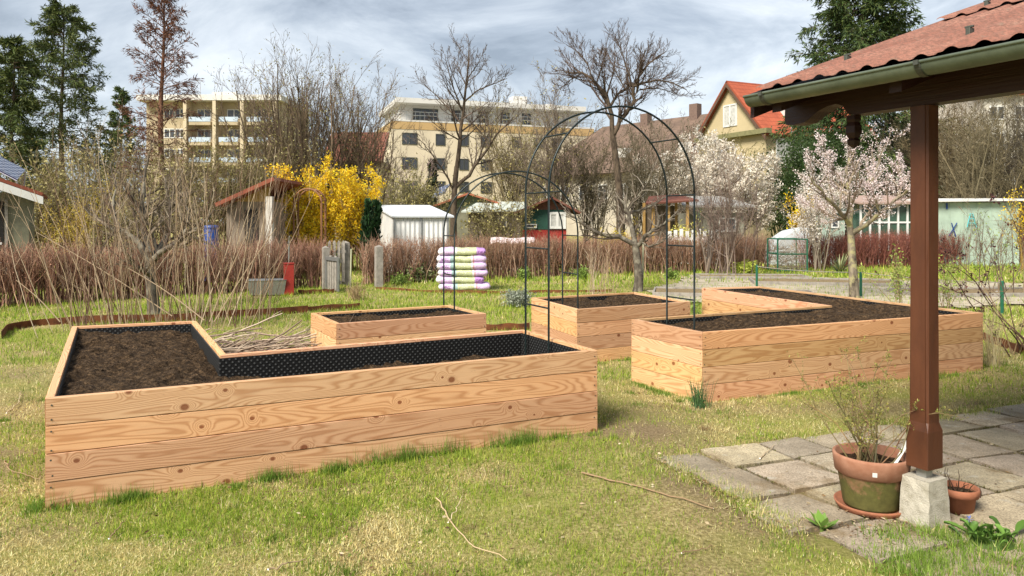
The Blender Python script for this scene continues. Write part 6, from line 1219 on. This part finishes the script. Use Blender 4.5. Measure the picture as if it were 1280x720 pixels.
    # --- gabled house
    c = np.array([14.37, 50.]); er = nrm(np.array([.9, .43])); eg = nrm(np.array([.43, -.9])); wv = 3.2; za, ze = 10.75, 7.3; root = thing('house', 'cream gabled house with bright red tile roof left of the shelter gutter', 'building', (*c, 0)); R3, G3 = e3(er), e3(eg); O = np.array([*c, 0])-G3*wv; yel = plain('yellow_render', (.43, .355, .21), .9, .12, .6, .1); D = 10
    hutbox('wall', yel, root, O, G3, R3, 2*wv, D, 0, ze); mb = MB(); V = np.array([O+[0, 0, ze+.001], O+G3*2*wv+[0, 0, ze+.001], O+G3*wv+[0, 0, za-.12]]); mb.add(V, [0, 1, 2]); mb.build('gable', yel, root); mb = MB(); mb.add(V+R3*D, [2, 1, 0]); mb.build('gable', yel, root)
    ov = .35; sl = (za-ze)/wv
    for sg in (1, -1):
        m0 = np.array([*c, 0]); lo = G3*sg*(wv+ov); zl = ze-sl*ov
        roof_sheet('roof', redroof, root, m0+lo-R3*ov+[0, 0, zl], m0+lo+R3*D+[0, 0, zl], m0+R3*D+[0, 0, za], m0-R3*ov+[0, 0, za], .16)
        Vv = [m0+lo-R3*(ov+.03)+[0, 0, zl-.17], m0-R3*(ov+.03)+[0, 0, za-.17], m0-R3*(ov+.03)+[0, 0, za-.42], m0+lo-R3*(ov+.03)+[0, 0, zl-.42]]; mb = MB(); mb.add(Vv+[v+R3*.05 for v in Vv], [[0, 1, 2, 3], [7, 6, 5, 4], [0, 4, 5, 1], [2, 6, 7, 3]]); mb.build('barge_board', plain('dark_brown_board%d' % (sg+1), (.10, .055, .035), .8), root)
    window(root, O, G3, R3, 2.55, 3.85, 7.75, 9.2, M['white'], M['curtain'], 2, .09); hutbox('ledge', plain('mossy_ledge', (.18, .17, .08), .9), root, O-R3*.45, G3, R3, 2*wv+.5, .44, ze-.35, ze-.05)
    S = O+G3*2*wv; window(root, S, R3, -G3, .8, 3.2, 4.9, 6.7, M['white'], M['curtain'], 3, .1); hutbox('balcony', M['greywood'], root, S+G3*.02, R3, G3, 5, 1.1, 3.3, 4.3)
    dm = hutbox('dormer', whit, root, np.array([*c, 0])+G3*1.3+R3*2.4, R3, G3, 2.6, 1.6, 7.6, 9.1); window(dm, np.array([*c, 0])+G3*2.9+R3*2.4, R3, -G3, .3, 2.3, 7.75, 8.95, M['green_paint'], M['glass_far'], 3, .1)
    mb = MB()
    for z in (7.1, 7.45, 7.8): mb.tubes(np.array([S+G3*.5+R3*1.6+[0, 0, z], S+G3*.5+R3*6+[0, 0, z]]), .035, 4)
    for s in np.arange(1.6, 6.1, .55): mb.tubes(np.array([S+G3*.5+R3*s+[0, 0, 6.9], S+G3*.5+R3*s+[0, 0, 7.8]]), .03, 4)
    mb.build('railing', M['steel'], root)
    # --- pale building at the right edge
    Y = 46; root = thing('apartment_building', 'pale grey building with white bay windows at the right edge, behind the bare trees', 'building', (gx(1260, Y), Y, 0)); x0 = gx(1226, Y); O = np.array([x0, Y, 0]); hutbox('wall', plain('pale_grey_render', (.50, .47, .40), .9, .12, .5), root, O, X1, Y1, 12, 9, 0, gz(118, Y)); roof_sheet('roof', redroof, root, O+[-.5, -.5, gz(118, Y)+.1], O+[12.5, -.5, gz(118, Y)+.1], O+[12.5, 5, gz(118, Y)+3], O+[-.5, 5, gz(118, Y)+3], .2)
    for z0, z1 in ((gz(150, Y), gz(132, Y)), (gz(186, Y), gz(166, Y)), (gz(214, Y), gz(198, Y))):
        for s in (.5, 2.0, 3.5, 5.2): window(root, O, X1, Y1, s, s+.95, z0, z1, M['white'], M['glass_far'], 2, .09)
    bay = hutbox('bay', M['white'], root, O+[-1.2, -1.4, 0], X1, Y1, 3.4, 1.38, 0, gz(222, Y)); 
    for s in (.25, 1.3, 2.35): window(bay, O+[-1.2, -1.4, 0], X1, Y1, s, s+.8, gz(252, Y), gz(228, Y), M['white'], M['glass_far'], 1, .08)
    Y = 52; root = thing('house', 'house with small red roof behind the red-brown post', 'building', (gx(1195, Y), Y, 0)); O = np.array([gx(1160, Y), Y, 0]); hutbox('wall', whit, root, O, X1, Y1, 4.4, 6, 0, gz(160, Y)); roof_sheet('roof', redroof, root, O+[-.4, -.4, gz(161, Y)], O+[4.8, -.4, gz(161, Y)], O+[4.8, 3, gz(140, Y)], O+[-.4, 3, gz(140, Y)], .15); window(root, O, X1, Y1, 1.2, 2.4, gz(195, Y), gz(175, Y), M['white'], M['glass_far'], 2, .09)
    # dark roof between the apartment blocks
    Y = 62; root = thing('house', 'house with plain brown red roof between the two apartment blocks', 'building', (gx(435, Y), Y, 0)); O = np.array([gx(408, Y), Y, 0]); w = gx(475, Y)-gx(408, Y); hutbox('wall', tan, root, O, X1, Y1, w, 6, 0, gz(200, Y)); roof_sheet('roof', dr, root, O+[-.3, -.4, gz(202, Y)], O+[w+.3, -.4, gz(202, Y)], O+[w+.3, 3, gz(160, Y)], O+[-.3, 3, gz(160, Y)], .15); window(root, O, X1, Y1, 1, 2.2, gz(225, Y), gz(208, Y), M['white'], M['glass_far'], 2, .1)
EXPO = 2.35; SKY_K = 2.3; SUN_ANGLE = 22
setup_mats(); setup_view(); build_ground(); build_patio(); build_beds(); build_arches(); build_shelter(); build_pots(); build_hedges(); build_trees(); build_shrubs(); build_garden(); build_huts(); build_grass()
